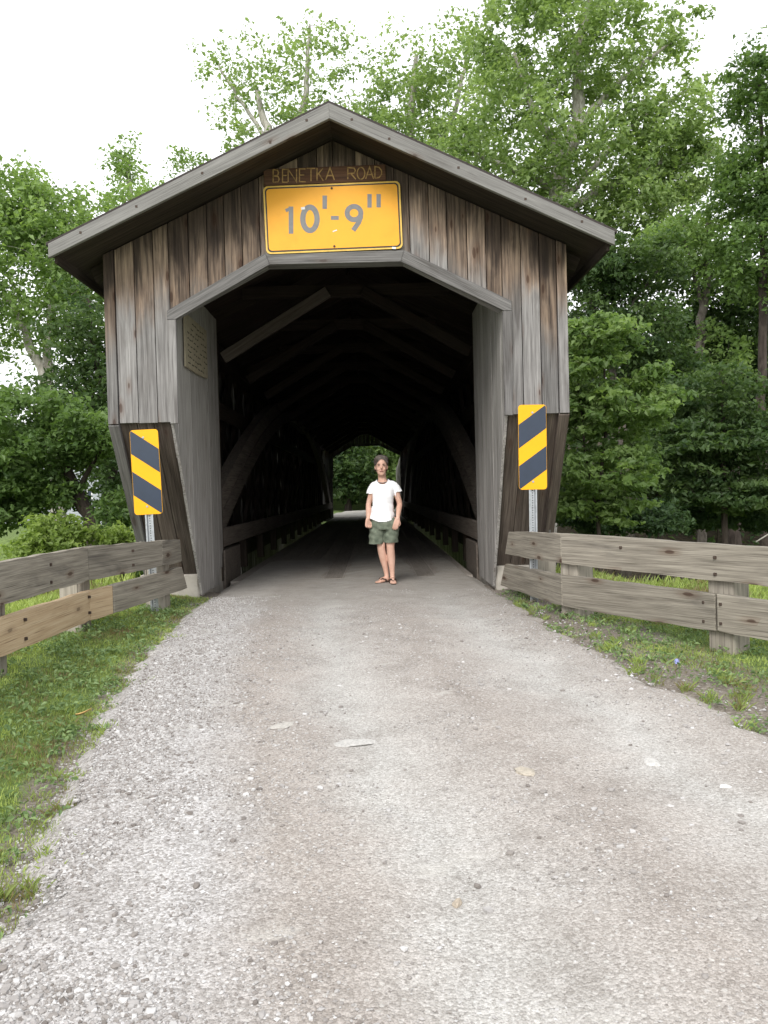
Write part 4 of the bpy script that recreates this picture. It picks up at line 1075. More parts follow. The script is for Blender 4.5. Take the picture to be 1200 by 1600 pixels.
TREES = [
    ('sycamore_tree', 'tall leafy tree with pale forked limbs left of the bridge', 'tree', [[(-9.25, 24.0, -0.68, 0.244), (-9.24, 24.0, 3.79, 0.206), (-9.42, 24.0, 5.1, 0.178), (-9.96, 24.0, 6.41, 0.113), (-10.57, 24.0, 7.53, 0.066)], [(-9.39, 24.0, 4.91, 0.15), (-9.25, 24.0, 6.76, 0.113), (-8.97, 24.0, 8.41, 0.066)], [(-9.23, 24.0, 4.17, 0.103), (-8.54, 24.0, 4.71, 0.075), (-7.78, 24.0, 5.15, 0.047)]], [(-10.27, 24.0, 8.07, 2.25, 2.6, 2.44, 140), (-8.23, 24.0, 8.21, 1.69, 2.4, 1.69, 108), (-9.65, 24.0, 9.9, 1.5, 2.0, 1.12, 85), (-6.62, 24.0, 9.46, 1.12, 1.8, 0.75, 43), (-11.71, 24.0, 9.02, 1.69, 2.5, 2.62, 70)], 0.146, 57, 0.396, 'leaf_mid', 'bark_pale', 0.7),
    ('tall_tree', 'tall tree whose tip pokes above the left roof slope', 'tree', [[(-13.42, 48.0, 0.74, 0.487), (-13.37, 48.0, 13.74, 0.338), (-13.68, 48.0, 21.11, 0.113)]], [(-13.76, 48.0, 20.82, 0.97, 1.2, 1.12, 28), (-12.3, 48.0, 18.14, 2.62, 2.5, 1.5, 62), (-10.01, 48.0, 20.3, 1.12, 2.0, 1.5, 12)], 0.224, 36, 0.54, 'leaf_mid', 'bark_pale', 0.7),
    ('broadleaf_tree', 'dark leafy tree close against the left side of the bridge', 'tree', [[(-6.42, 21.0, -0.46, 0.164), (-6.71, 21.0, 2.82, 0.131), (-6.96, 21.0, 5.1, 0.074), (-7.07, 21.0, 6.56, 0.041)], [(-6.77, 21.0, 3.47, 0.066), (-7.63, 21.0, 4.47, 0.033)]], [(-7.18, 21.0, 5.76, 0.74, 1.5, 1.15, 56), (-6.74, 21.0, 4.29, 0.66, 1.5, 1.31, 68), (-7.79, 21.0, 4.47, 0.66, 1.3, 0.57, 22), (-6.4, 21.0, 2.49, 0.66, 1.5, 1.15, 62)], 0.129, 54, 0.36, 'leaf_dark', 'bark_dark', 0.6),
    ('leaning_tree', 'low spreading tree with a dark leaning trunk beside the left guardrail', 'tree', [[(-5.33, 16.0, -0.04, 0.212), (-5.43, 16.0, 0.59, 0.181), (-5.58, 16.0, 1.21, 0.163), (-5.76, 16.0, 1.65, 0.125), (-6.08, 16.0, 2.53, 0.075), (-6.57, 16.0, 3.29, 0.037)], [(-5.76, 16.0, 1.65, 0.062), (-5.37, 16.0, 2.27, 0.037), (-5.04, 16.0, 2.75, 0.025)]], [(-6.71, 16.0, 2.8, 1.19, 1.6, 0.94, 170), (-6.04, 16.0, 1.6, 0.33, 0.9, 0.33, 19), (-4.96, 16.0, 1.2, 0.25, 0.8, 0.47, 25), (-5.6, 16.0, 2.77, 0.81, 1.3, 0.53, 78), (-7.86, 16.0, 1.83, 1.0, 1.6, 1.25, 93), (-7.06, 16.0, 1.63, 0.78, 1.3, 0.75, 93)], 0.107, 57, 0.259, 'leaf_mid2', 'bark_dark', 0.55),
    ('shrub', 'bright yellow-green shrub above the left guardrail', 'shrub', [[(-4.42, 11.5, 0.18, 0.036), (-4.42, 11.5, 0.72, 0.022), (-4.42, 11.5, 1.17, 0.013)]], [(-4.45, 11.5, 0.95, 0.49, 0.5, 0.34, 93), (-4.71, 11.5, 0.73, 0.45, 0.5, 0.22, 37)], 0.073, 48, 0.115, 'leaf_bright', 'bark_dark', 0.8),
    ('shrub', 'small bright shrub beside the slanted skirt boards of the bridge', 'shrub', [[(-3.71, 11.8, 0.13, 0.028), (-3.73, 11.8, 0.77, 0.014)]], [(-3.71, 11.8, 0.86, 0.24, 0.35, 0.2, 40)], 0.073, 48, 0.108, 'leaf_bright', 'bark_dark', 0.8),
    ('shrub', 'low dark green shrub seen between the left guardrail planks', 'shrub', [[(-4.66, 12.5, -0.23, 0.029), (-4.64, 12.5, 0.36, 0.02)]], [(-4.94, 12.5, 0.22, 0.78, 0.7, 0.27, 78), (-3.77, 12.5, 0.29, 0.59, 0.6, 0.25, 62)], 0.077, 48, 0.13, 'leaf_mid2', 'bark_dark', 0.7),
    ('sparse_tree', 'thin open crowned tree against the sky behind the roof peak', 'tree', [[(-4.1, 46.0, 0.54, 0.719), (-4.59, 46.0, 14.82, 0.467), (-5.12, 46.0, 20.83, 0.287), (-5.91, 46.0, 24.0, 0.126)], [(-4.83, 46.0, 18.71, 0.252), (-3.09, 46.0, 23.59, 0.162), (-2.82, 46.0, 27.09, 0.072)], [(-5.12, 46.0, 20.83, 0.144), (-6.99, 46.0, 23.67, 0.09), (-8.16, 46.0, 25.8, 0.054)]], [(-5.61, 46.0, 22.24, 2.7, 3.0, 2.7, 71), (-2.7, 46.0, 24.99, 2.7, 3.0, 3.05, 81), (-3.16, 46.0, 21.14, 2.52, 3.0, 1.8, 62), (-7.65, 46.0, 25.09, 1.44, 2.0, 1.8, 22), (-5.86, 46.0, 25.75, 1.8, 2.0, 1.44, 12)], 0.232, 25, 0.518, 'leaf_light', 'bark_pale', 0.7),
    ('leafy_tree', 'rounded light green tree behind the right slope of the roof near the peak', 'tree', [[(1.83, 43.0, -1.23, 0.672), (2.38, 43.0, 13.8, 0.47), (2.36, 43.0, 19.75, 0.269), (2.8, 43.0, 24.01, 0.101)], [(2.36, 43.0, 17.11, 0.235), (4.72, 43.0, 21.01, 0.134), (5.47, 43.0, 24.29, 0.067)]], [(1.75, 43.0, 21.73, 2.69, 3.0, 3.02, 87), (4.93, 43.0, 22.65, 2.69, 3.0, 3.02, 87), (1.01, 43.0, 19.11, 2.86, 3.0, 2.02, 78), (3.99, 43.0, 18.39, 3.02, 3.0, 2.35, 99)], 0.224, 37, 0.54, 'leaf_light', 'bark_pale', 0.7),
    ('giant_sycamore', 'towering tree with pale trunk rising above the right roof slope', 'tree', [[(6.6, 33.0, -2.03, 0.67), (7.39, 33.0, 10.3, 0.49), (7.91, 33.0, 14.62, 0.348), (8.61, 33.0, 16.12, 0.284), (8.59, 33.0, 18.9, 0.18), (9.37, 33.0, 21.66, 0.09)], [(7.84, 33.0, 11.06, 0.284), (8.29, 33.0, 12.7, 0.193), (9.41, 33.0, 13.42, 0.168), (11.01, 33.0, 13.79, 0.129), (11.93, 33.0, 14.58, 0.077)], [(7.94, 33.0, 14.74, 0.206), (6.82, 33.0, 16.41, 0.129), (5.98, 33.0, 18.7, 0.077)], [(8.61, 33.0, 16.12, 0.155), (10.57, 33.0, 17.85, 0.103), (12.39, 33.0, 19.08, 0.052)], [(8.17, 33.0, 13.34, 0.129), (10.8, 33.0, 16.08, 0.09), (13.14, 33.0, 17.55, 0.052)], [(7.86, 33.0, 13.35, 0.155), (5.88, 33.0, 14.4, 0.103), (4.11, 33.0, 15.2, 0.064)]], [(6.76, 33.0, 19.19, 2.84, 3.5, 2.32, 130), (5.9, 33.0, 15.42, 2.84, 3.5, 2.84, 152), (10.07, 33.0, 18.62, 2.32, 3.0, 2.19, 84), (12.4, 33.0, 19.33, 0.9, 1.8, 0.9, 22), (9.22, 33.0, 14.33, 2.84, 3.2, 2.06, 127), (8.09, 33.0, 21.93, 3.09, 3.0, 1.42, 93), (3.83, 33.0, 14.19, 1.55, 2.5, 1.8, 56), (10.99, 33.0, 12.52, 1.93, 2.6, 1.42, 87), (7.62, 33.0, 11.83, 2.32, 2.5, 1.03, 71), (12.86, 33.0, 16.29, 1.29, 2.0, 1.55, 37), (13.33, 33.0, 13.99, 1.55, 2.0, 1.29, 62), (12.06, 33.0, 14.78, 1.55, 2.0, 1.29, 46), (11.31, 33.0, 15.81, 1.29, 2.0, 1.55, 37)], 0.206, 45, 0.446, 'leaf_light', 'bark_pale', 0.7),
    ('dark_tree', 'tall dark tree at the far right edge of the photo', 'tree', [[(11.51, 24.0, -1.25, 0.159), (11.51, 24.0, 6.27, 0.122), (11.57, 24.0, 10.36, 0.075), (11.55, 24.0, 13.5, 0.037)]], [(11.42, 24.0, 12.95, 0.75, 1.6, 1.31, 62), (11.58, 24.0, 10.55, 1.22, 2.0, 1.5, 124), (11.44, 24.0, 8.14, 1.41, 2.0, 1.31, 108), (12.89, 24.0, 10.7, 1.31, 2.0, 3.38, 93)], 0.138, 54, 0.36, 'leaf_mid2', 'bark_dark', 0.6),
    ('slender_tree', 'slender wood-edge tree with a bare pale trunk in the right woods', 'tree', [[(10.84, 27.0, -1.11, 0.158), (10.85, 27.0, 5.66, 0.148), (11.13, 27.0, 8.38, 0.127), (11.27, 27.0, 10.67, 0.074)], [(11.0, 27.0, 7.33, 0.084), (10.55, 27.0, 9.02, 0.063), (10.25, 27.0, 10.49, 0.042)]], [(10.02, 27.0, 9.03, 1.37, 2.0, 1.27, 78), (11.4, 27.0, 9.63, 1.16, 2.0, 1.16, 68), (11.65, 27.0, 5.64, 1.05, 2.0, 1.27, 46)], 0.146, 51, 0.36, 'leaf_mid', 'bark_mid', 0.6),
    ('broadleaf_tree', 'dark broadleaf tree in the right woods behind the slender trunk', 'tree', [[(12.85, 29.0, -1.8, 0.249), (12.76, 29.0, 6.84, 0.181), (12.68, 29.0, 9.09, 0.102)]], [(13.0, 29.0, 7.29, 1.81, 2.4, 2.04, 170), (11.61, 29.0, 5.96, 1.59, 2.0, 1.81, 124), (14.34, 29.0, 5.9, 1.59, 2.0, 2.04, 108), (10.95, 29.0, 7.78, 1.13, 2.0, 1.13, 40)], 0.163, 51, 0.432, 'leaf_dark', 'bark_dark', 0.55),
    ('broadleaf_tree', 'dark tree with crooked pale branches just right of the bridge eave', 'tree', [[(6.57, 21.0, -0.81, 0.148), (6.43, 21.0, 3.47, 0.107), (5.95, 21.0, 5.77, 0.066), (5.4, 21.0, 6.76, 0.041)], [(6.18, 21.0, 4.79, 0.049), (6.78, 21.0, 6.24, 0.041), (7.46, 21.0, 7.04, 0.025)], [(6.03, 21.0, 5.44, 0.041), (5.3, 21.0, 5.79, 0.033)]], [(5.81, 21.0, 6.91, 0.98, 1.6, 0.82, 96), (6.96, 21.0, 7.05, 0.98, 1.6, 0.74, 78), (6.93, 21.0, 5.26, 0.98, 1.6, 1.15, 102), (5.54, 21.0, 5.45, 0.66, 1.5, 0.82, 53)], 0.12, 54, 0.302, 'leaf_dark', 'bark_mid', 0.55),
    ('understory_tree', 'dark understory tree filling the gap between the maple sapling and the hemlock', 'tree', [[(7.83, 22.5, -1.0, 0.105), (7.86, 22.5, 2.53, 0.079), (7.77, 22.5, 4.99, 0.044)], [(7.86, 22.5, 2.53, 0.053), (8.46, 22.5, 3.92, 0.035)]], [(7.67, 22.5, 4.29, 1.23, 1.8, 1.41, 140), (8.07, 22.5, 2.0, 1.05, 1.6, 1.05, 108), (8.99, 22.5, 3.91, 0.88, 1.6, 1.23, 78), (7.09, 22.5, 1.85, 0.7, 1.5, 1.05, 46)], 0.138, 48, 0.324, 'leaf_dark', 'bark_dark', 0.4),
    ('hemlock_tree', 'low dark tree with layered drooping boughs beyond the right guardrail', 'tree', [[(7.69, 18.0, -0.54, 0.084), (7.77, 18.0, 2.29, 0.056), (7.7, 18.0, 4.12, 0.028)]], [(7.54, 18.0, 3.42, 1.05, 1.6, 0.63, 108), (8.24, 18.0, 2.42, 1.05, 1.6, 0.7, 124), (6.89, 18.0, 2.31, 0.84, 1.5, 0.7, 96), (8.15, 18.0, 1.29, 0.98, 1.5, 0.51, 96), (7.01, 18.0, 1.32, 0.56, 1.2, 0.37, 34), (9.15, 18.0, 1.97, 0.7, 1.4, 1.27, 62)], 0.12, 37, 0.302, 'leaf_dark', 'bark_dark', 0.22),
    ('maple_sapling', 'bright green maple sapling standing beside the right flank of the bridge', 'tree', [[(4.0, 14.5, -0.14, 0.045), (3.97, 14.5, 1.06, 0.034), (4.13, 14.5, 2.42, 0.028), (4.15, 14.5, 3.77, 0.017)], [(3.97, 14.5, 0.94, 0.028), (3.78, 14.5, 2.2, 0.023), (3.69, 14.5, 3.56, 0.017)]], [(4.05, 14.5, 4.06, 0.7, 1.1, 0.51, 90), (4.48, 14.5, 2.86, 0.85, 1.2, 0.62, 108), (4.17, 14.5, 1.79, 0.96, 1.2, 0.52, 108), (3.69, 14.5, 3.22, 0.45, 0.9, 1.08, 87), (3.42, 14.5, 1.19, 0.27, 0.5, 0.27, 22), (4.27, 14.5, 1.11, 0.57, 0.6, 0.28, 34), (4.94, 14.5, 3.41, 0.34, 0.6, 0.23, 16)], 0.116, 30, 0.194, 'leaf_sap', 'bark_dark', 0.3),
    ('shrub', 'dark low shrub in the shade under the maple sapling', 'shrub', [[(4.98, 17.0, -0.36, 0.04), (4.99, 17.0, 0.3, 0.02)]], [(4.6, 17.0, 0.85, 0.8, 0.8, 0.35, 108), (5.67, 17.0, 0.82, 0.8, 0.8, 0.35, 93)], 0.095, 42, 0.158, 'leaf_blue', 'bark_dark', 0.6),
    ('shrub', 'dark low shrub in the shade under the layered hemlock', 'shrub', [[(8.18, 19.5, -0.55, 0.046), (8.19, 19.5, 0.22, 0.023)]], [(7.59, 19.5, 0.8, 0.91, 0.8, 0.46, 124), (8.97, 19.5, 0.73, 1.07, 0.8, 0.43, 124)], 0.103, 42, 0.18, 'leaf_blue', 'bark_dark', 0.6),
    ('woodland_tree', 'shaded tree beyond the far portal on its left half', 'tree', [[(-1.87, 60.0, -0.78, 0.234), (-1.72, 60.0, 4.83, 0.141)]], [(-2.24, 60.0, 2.97, 1.88, 3.0, 1.88, 60.0), (-2.87, 60.0, 5.33, 2.81, 3.0, 2.34, 50.0)], 0.34, 70, 1.0, 'leaf_dark', 'bark_dark', 0.6),
    ('woodland_tree', 'shaded tree beyond the far portal behind the woman', 'tree', [[(1.51, 64.0, -1.03, 0.25), (1.66, 64.0, 4.96, 0.15)]], [(1.12, 64.0, 3.23, 2.0, 3.0, 2.25, 60.0), (2.92, 64.0, 5.43, 3.0, 3.0, 2.5, 50.0), (-0.32, 64.0, 5.51, 2.5, 3.0, 2.0, 30.0)], 0.34, 70, 1.0, 'leaf_mid', 'bark_dark', 0.6),
]
# ------------------------------------------------------------------ trees and shrubs
def leaves_np(P, Nrm, size, rg, narrow=.62):
    """one folded kite per leaf: P (n,3) centres, Nrm (n,3) rough normals, size (n,)"""
    n = len(P)
    Nrm = Nrm / np.maximum(np.linalg.norm(Nrm, axis=1, keepdims=True), 1e-6)
    t = rg.normal(size=(n, 3)); t -= (t * Nrm).sum(1, keepdims=True) * Nrm
    t /= np.maximum(np.linalg.norm(t, axis=1, keepdims=True), 1e-6)
    b = np.cross(Nrm, t)
    s = size[:, None]
    V = np.empty((n, 4, 3), np.float32)
    V[:, 0] = P - t * s * .5
    V[:, 1] = P + b * s * narrow * .5 + Nrm * s * .12 - t * s * .08
    V[:, 2] = P + t * s * .55 - Nrm * s * .10
    V[:, 3] = P - b * s * narrow * .5 + Nrm * s * .12 - t * s * .08
    return V.reshape(-1, 3), np.arange(n * 4, dtype=np.int32).reshape(-1, 4)

def clump_points(E, rg):
    out = []
    for cx, cy, cz, rx, ry_, rz, k in E:
        k = int(k)
        d = rg.normal(size=(k, 3)); d /= np.linalg.norm(d, axis=1, keepdims=True)
        r = rg.uniform(.12, 1.0, k) ** .45
        q = d * r[:, None] * np.array([rx, ry_, rz]) * rg.uniform(.88, 1.12, (k, 1))
        out.append(q + np.array([cx, cy, cz]))
    return np.concatenate(out)

def build_tree(name, label, cat, limbs, E, leaf_size, n_leaf, cr, lm, bm_, flat, seed, group=None):
    rg = np.random.default_rng(seed)
    bx, by_ = limbs[0][0][0], limbs[0][0][1]
    gz = float(ground_z(bx, by_))
    L0 = [list(p) for p in limbs[0]]
    L0[0][2] = gz - .15
    if L0[1][2] < gz + .3: L0[1][2] = gz + .3
    limbs = [L0] + [list(l) for l in limbs[1:]]
    t = empty(name, (bx, by_, gz)); tag(t, label, cat, group)
    TV, TF = [], []
    nodes = []
    def add_tube(path, sides):
        V, Fq = tube_data(path, sides); b = len(TV)
        TV.extend(V); TF.extend([tuple(i + b for i in f) for f in Fq])
    for li, lb in enumerate(limbs):
        P = np.array(lb, float); seg = [P[0]]
        for i in range(len(P) - 1):
            ln = np.linalg.norm(P[i + 1][:3] - P[i][:3]); k = max(2, int(ln / (.35 if ln < 4 else .8)))
            for j in range(1, k + 1):
                q = P[i] + (P[i + 1] - P[i]) * j / k
                q[:3] += rg.normal(size=3) * min(.05, q[3] * .3)
                seg.append(q)
        seg = np.array(seg)
        if li: seg[:, 1] += np.linspace(0, 1, len(seg)) * rg.uniform(-1, 1) * .6 * cr * 2
        if li == 0: seg[0, 3] *= 1.35
        add_tube([tuple(q) for q in seg], 9 if li == 0 else 7)
        for k, q in enumerate(seg):
            if li or k > len(seg) * .3: nodes.append(q)
    C = clump_points(E, rg)
    C[:, 2] = np.maximum(C[:, 2], gz + .1)
    nd = np.array(nodes)
    order = np.argsort(np.min(np.linalg.norm(C[:, None, :] - nd[None, :, :3], axis=2), axis=1))
    for ci in order:
        c = C[ci]; nd = np.array(nodes)
        d = np.linalg.norm(nd[:, :3] - c, axis=1) + .7 * np.maximum(0, nd[:, 2] - c[2])
        k = int(np.argmin(d)); a = nd[k]
        ln = np.linalg.norm(c - a[:3])
        r0_ = min(a[3] * .65, .008 + .012 * ln)
        mids = []
        for f in (0.0, .35, .7, 1.0):
            q = a[:3] * (1 - f) + c * f
            q[2] += .10 * ln * math.sin(f * math.pi)
            if 0 < f < 1: q += rg.normal(size=3) * .05 * ln
            mids.append((*q, max(.004, r0_ * (1 - .75 * f))))
        add_tube(mids, 4)
        nodes.append(np.array(mids[1])); nodes.append(np.array(mids[2]))
    tk = link('trunk', mesh_np('trunk', TV, TF, True), MATS[bm_], t)
    # leaves
    K = len(C)
    cnt = rg.integers(int(n_leaf * .6), int(n_leaf * 1.4), K)
    idx = np.repeat(np.arange(K), cnt); n = len(idx)
    crk = cr * rg.uniform(.7, 1.35, K)
    sub = np.clip(rg.normal(size=(K, 5, 3)), -1.5, 1.5) * np.array([1, 1, flat]) * .62          # each clump is a few sprays
    sp_i = rg.integers(0, 5, n)
    off = sub[idx, sp_i] + np.clip(rg.normal(size=(n, 3)), -1.7, 1.7) * np.array([1, 1, flat]) * .42
    P = C[idx] + off * crk[idx][:, None]
    P[:, 2] = np.maximum(P[:, 2], gz + .02)
    Nn = rg.normal(size=(n, 3)) * .75 + np.array([0, -.12, .85]) + off * .35
    size = leaf_size * rg.uniform(.45, 1.5, n)
    V, Fq = leaves_np(P, Nn, size, rg)
    ct = rg.uniform(0, 1, K)
    tint = np.clip(.6 * ct[idx] + .4 * rg.beta(2, 2, n), 0, 1)
    link('crown', mesh_np('crown', V, Fq, False, {'tint': np.repeat(tint, 4)}), MATS[lm], t)
    return t

for i, T in enumerate(TREES):
    grp = 'trees seen through the far portal' if T[0] == 'woodland_tree' else None
    build_tree(*T, seed=100 + i, group=grp)

# far wood that reads as one mass, on both banks
rg = np.random.default_rng(5)
P, S = [], []
def mass(x0, x1, y0, y1, ztop, n, size):
    x = rg.uniform(x0, x1, n); y = rg.uniform(y0, y1, n)
    top = ztop * (.75 + .5 * (fbm(x, y, .22)))
    g = ground_z(x, y)
    z = g + rg.uniform(0, 1, n) ** .8 * top
    keep = vnoise(x + z * .7, y + z * .5, .55) + .35 * vnoise(x * 1.3, z * 1.3 + y, 1.1) > .42
    P.append(np.stack([x, y, z], 1)[keep]); S.append(np.full(keep.sum(), size))
mass(9, 40, 36, 52, 9.0, 42000, .36)
mass(-60, -17, 70, 84, 9.0, 26000, .5)
mass(-18, -3.6, 56, 66, 6, 14000, .36)
mass(-8, 10, 66, 80, 13, 30000, .42)
mass(4.5, 12, 42, 60, 9, 14000, .34)
P = np.concatenate(P); S = np.concatenate(S) * rg.uniform(.6, 1.3, len(P))
Nn = rg.normal(size=P.shape) * .7 + np.array([0, -.2, .8])
V, Fq = leaves_np(P, Nn, S, rg)
tint = np.clip(.5 * vnoise(P[:, 0] + P[:, 2], P[:, 1], .5) + .5 * rg.random(len(P)), 0, 1)
fwd_ = link('far_woods', mesh_np('far_woods', V, Fq, False, {'tint': np.repeat(tint, 4)}), MATS['leaf_dark'])
tag(fwd_, 'dense dark green far woods behind the bridge and the trees', 'woods', kind='stuff')

# bare fallen branch by the right guardrail
br = [(7.45, 15.9, .35, .012), (7.8, 15.7, .62, .018), (8.3, 15.6, .55, .022), (8.9, 15.6, .9, .03)]
b2 = [(8.3, 15.6, .55, .016), (8.6, 15.7, 1.1, .010), (8.8, 15.7, 1.35, .006)]
V1, F1 = tube_data(br, 6); V2, F2 = tube_data(b2, 6)
tag(link('fallen_branch', mesh_np('fallen_branch', V1 + V2, F1 + [tuple(i + len(V1) for i in f) for f in F2], True), MATS['bark_pale']), 'bare pale fallen branch beyond the right guardrail', 'branch')

# ------------------------------------------------------------------ grass and weeds on the verges
def blades(n, xr, yr, hgt, wid, dens, rg, lean=.45):
    x = rg.uniform(*xr, n); y = rg.uniform(*yr, n)
    k = rg.random(n) < dens(x, y)
    x, y = x[k], y[k]; n = len(x)
    z = ground_z(x, y) - .004
    h = hgt * rg.uniform(.45, 1.35, n) * (.6 + .8 * fbm(x, y, 1.1))
    a = rg.uniform(0, 2 * math.pi, n); ln = rg.uniform(.1, 1.0, n) * lean * h * 1.6
    dx, dy = np.cos(a), np.sin(a)
    w_ = wid * rg.uniform(.6, 1.4, n)
    V = np.empty((n, 4, 3), np.float32)
    px, py = -dy * w_ / 2, dx * w_ / 2
    V[:, 0] = np.stack([x - px, y - py, z], 1); V[:, 1] = np.stack([x + px, y + py, z], 1)
    V[:, 2] = np.stack([x + px * .8 + dx * ln * .4, y + py * .8 + dy * ln * .4, z + h * .6], 1)
    V[:, 3] = np.stack([x + dx * ln, y + dy * ln, z + h], 1)
    tint = np.clip(.5 + 1.5 * (fbm(x, y, 2.2) - .5) + .55 * (rg.random(n) - .5), 0, 1)
    return V.reshape(-1, 3), np.repeat(tint, 4)
def dens_left(x, y):
    d = edgeL(y) - x
    patch = fbm(x, y, 1.5)
    return sstep(-.30, .25, d + (patch - .5) * .7) * np.where(y < 9.8, 1, 0) * (.35 + .65 * sstep(.36, .5, patch + sstep(.5, 1.0, d) * .12))
def dens_right(x, y):
    d = x - edgeR(y)
    patch = fbm(x + 40, y, 1.3)
    return sstep(.15, 1.15, d + (patch - .5) * 1.3) * (.25 + .75 * sstep(.38, .55, patch + sstep(.8, 1.6, d) * .3)) * np.where((y > 9.4) & (x < 2.6), 0, 1)
rg = np.random.default_rng(9)
GV, GT = [], []
for args in ((130000, (-3.6, -1.0), (1.8, 9.8), .028, .0048, dens_left), (60000, (-9, -3.3), (4, 11), .10, .009, lambda x, y: np.full_like(x, .9)),
             (110000, (1.3, 5.0), (3.4, 9.8), .028, .0048, dens_right), (90000, (2.2, 14), (6.5, 17), .10, .012, lambda x, y: sstep(1.2, 1.8, x - edgeR(y)) * .95),
             (30000, (3, 20), (14, 24), .2, .02, lambda x, y: np.full_like(x, .9)), (30000, (-20, -2.9), (10, 22), .25, .02, lambda x, y: np.full_like(x, .9))):
    v_, t_ = blades(*args, rg); GV.append(v_); GT.append(t_)
# longer tufts breaking up the edges of the lane
for side in (0, 1):
    for k in range(90):
        y = rg.uniform(2.2, 9.3); d = abs(rg.normal()) * .3 - .12
        x = float(edgeR(y) + d + .1) if side else float(edgeL(y) - d)
        if side and y > 9: continue
        n = int(rg.integers(18, 60)); r_ = rg.uniform(.02, .07)
        v_, t_ = blades(n, (x - r_, x + r_), (y - r_, y + r_), rg.uniform(.025, .06), .0042, lambda a, b: np.ones_like(a), rg, .7)
        GV.append(v_); GT.append(np.clip(t_ * .8 + rg.uniform(-.15, .1), .1, 1))
GV = np.concatenate(GV); GT = np.concatenate(GT)
M_GRASS = leaf('grass_blade', (0.14, 0.185, 0.05), (0.48, 0.56, 0.18), .38)
cr_ = [n_ for n_ in M_GRASS.node_tree.nodes if n_.type == 'VALTORGB'][0].color_ramp.elements
cr_[0].color = (0.27, 0.20, 0.12, 1)                      # dead blades
for p_, c_ in ((.17, (0.23, 0.20, 0.09, 1)), (.26, (0.19, 0.24, 0.075, 1)), (.6, (0.33, 0.42, 0.12, 1))):
    cr_.new(p_).color = c_
tag(link('grass', mesh_np('grass', GV, np.arange(len(GV), dtype=np.int32).reshape(-1, 4), False, {'tint': GT}), M_GRASS), 'short green grass on the verges and lawn', 'grass', kind='stuff')

# broad-leaved weeds along the road edges
WP, WN, WS = [], [], []
for side in (0, 1):
    for k in range(420 if side else 520):
        y = rg.uniform(2.4, 9.4)
        d = rg.uniform(.02, 1.5)
        x = float(edgeR(y) + d) if side else float(edgeL(y) - d)
        z = float(ground_z(x, y)); r_ = rg.uniform(.03, .09); n = rg.integers(8, 26)
        q = rg.normal(size=(n, 3)) * np.array([r_, r_, 0])
        WP.append(np.stack([x + q[:, 0], y + q[:, 1], z + .01 + rg.random(n) * .05], 1))
        WN.append(q * 4 + np.array([0, 0, .6]) + rg.normal(size=(n, 3)) * .3); WS.append(rg.uniform(.018, .05, n))
WP = np.concatenate(WP); WN = np.concatenate(WN); WS = np.concatenate(WS)
V, Fq = leaves_np(WP, WN, WS, rg, .5)
tag(link('weeds', mesh_np('weeds', V, Fq, False, {'tint': np.repeat(rg.random(len(WP)), 4)}), leaf('weed_leaf', (0.10, 0.165, 0.065), (0.26, 0.36, 0.15), .35)), 'low broad-leaved weeds scattered along the gravel edges', 'weeds', kind='stuff')

# chicory flower and a curled dry leaf
fl = empty('chicory_flower', (2.05, 5.6, float(ground_z(2.05, 5.6)))); tag(fl, 'single pale blue chicory flower in the right verge', 'flower')
zf = float(ground_z(2.05, 5.6))
V1, F1 = tube_data([(2.05, 5.6, zf - .01, .003), (2.052, 5.585, zf + .05, .002), (2.05, 5.575, zf + .075, .002)], 5)
link('stem', mesh_np('stem', V1, F1), M_GRASS, fl)
pv = []
for k in range(12):
    a = 2 * math.pi * k / 12; c_, s_ = math.cos(a), math.sin(a)
    pv += [(2.05, 5.575, zf + .075), (2.05 + .012 * c_ - .005 * s_, 5.572 + .012 * s_ * .6 + .005 * c_, zf + .081 + .012 * s_), (2.05 + .024 * c_, 5.566 + .02 * s_ * .5, zf + .082 + .02 * s_), (2.05 + .012 * c_ + .005 * s_, 5.572 + .012 * s_ * .6 - .005 * c_, zf + .081 + .012 * s_)]
link('petals', mesh_np('petals', pv, np.arange(len(pv)).reshape(-1, 4)), plain('chicory_blue', (0.35, 0.38, 0.75), .7), fl)
xl, yl = -1.78, 4.95; zl = float(ground_z(xl, yl)) + .045
lv = []
for i in range(7):
    t = i / 6; wv = .022 * math.sin(math.pi * (t * .9 + .05))
    lv += [(xl - .06 + .09 * t, yl - wv + .02 * t, zl + .03 * t * t + .01), (xl - .06 + .09 * t, yl + .02 * t, zl + .03 * t * t), (xl - .06 + .09 * t, yl + wv + .02 * t, zl + .03 * t * t + .01)]
lf = []
for i in range(6):
    for j in range(2): lf.append((i * 3 + j, i * 3 + j + 1, (i + 1) * 3 + j + 1, (i + 1) * 3 + j))
tag(link('dry_leaf', mesh_np('dry_leaf', lv, lf, True), plain('dry_leaf_tan', (0.55, 0.36, 0.14), .8)), 'curled tan dry leaf lying in the left verge grass', 'leaf')

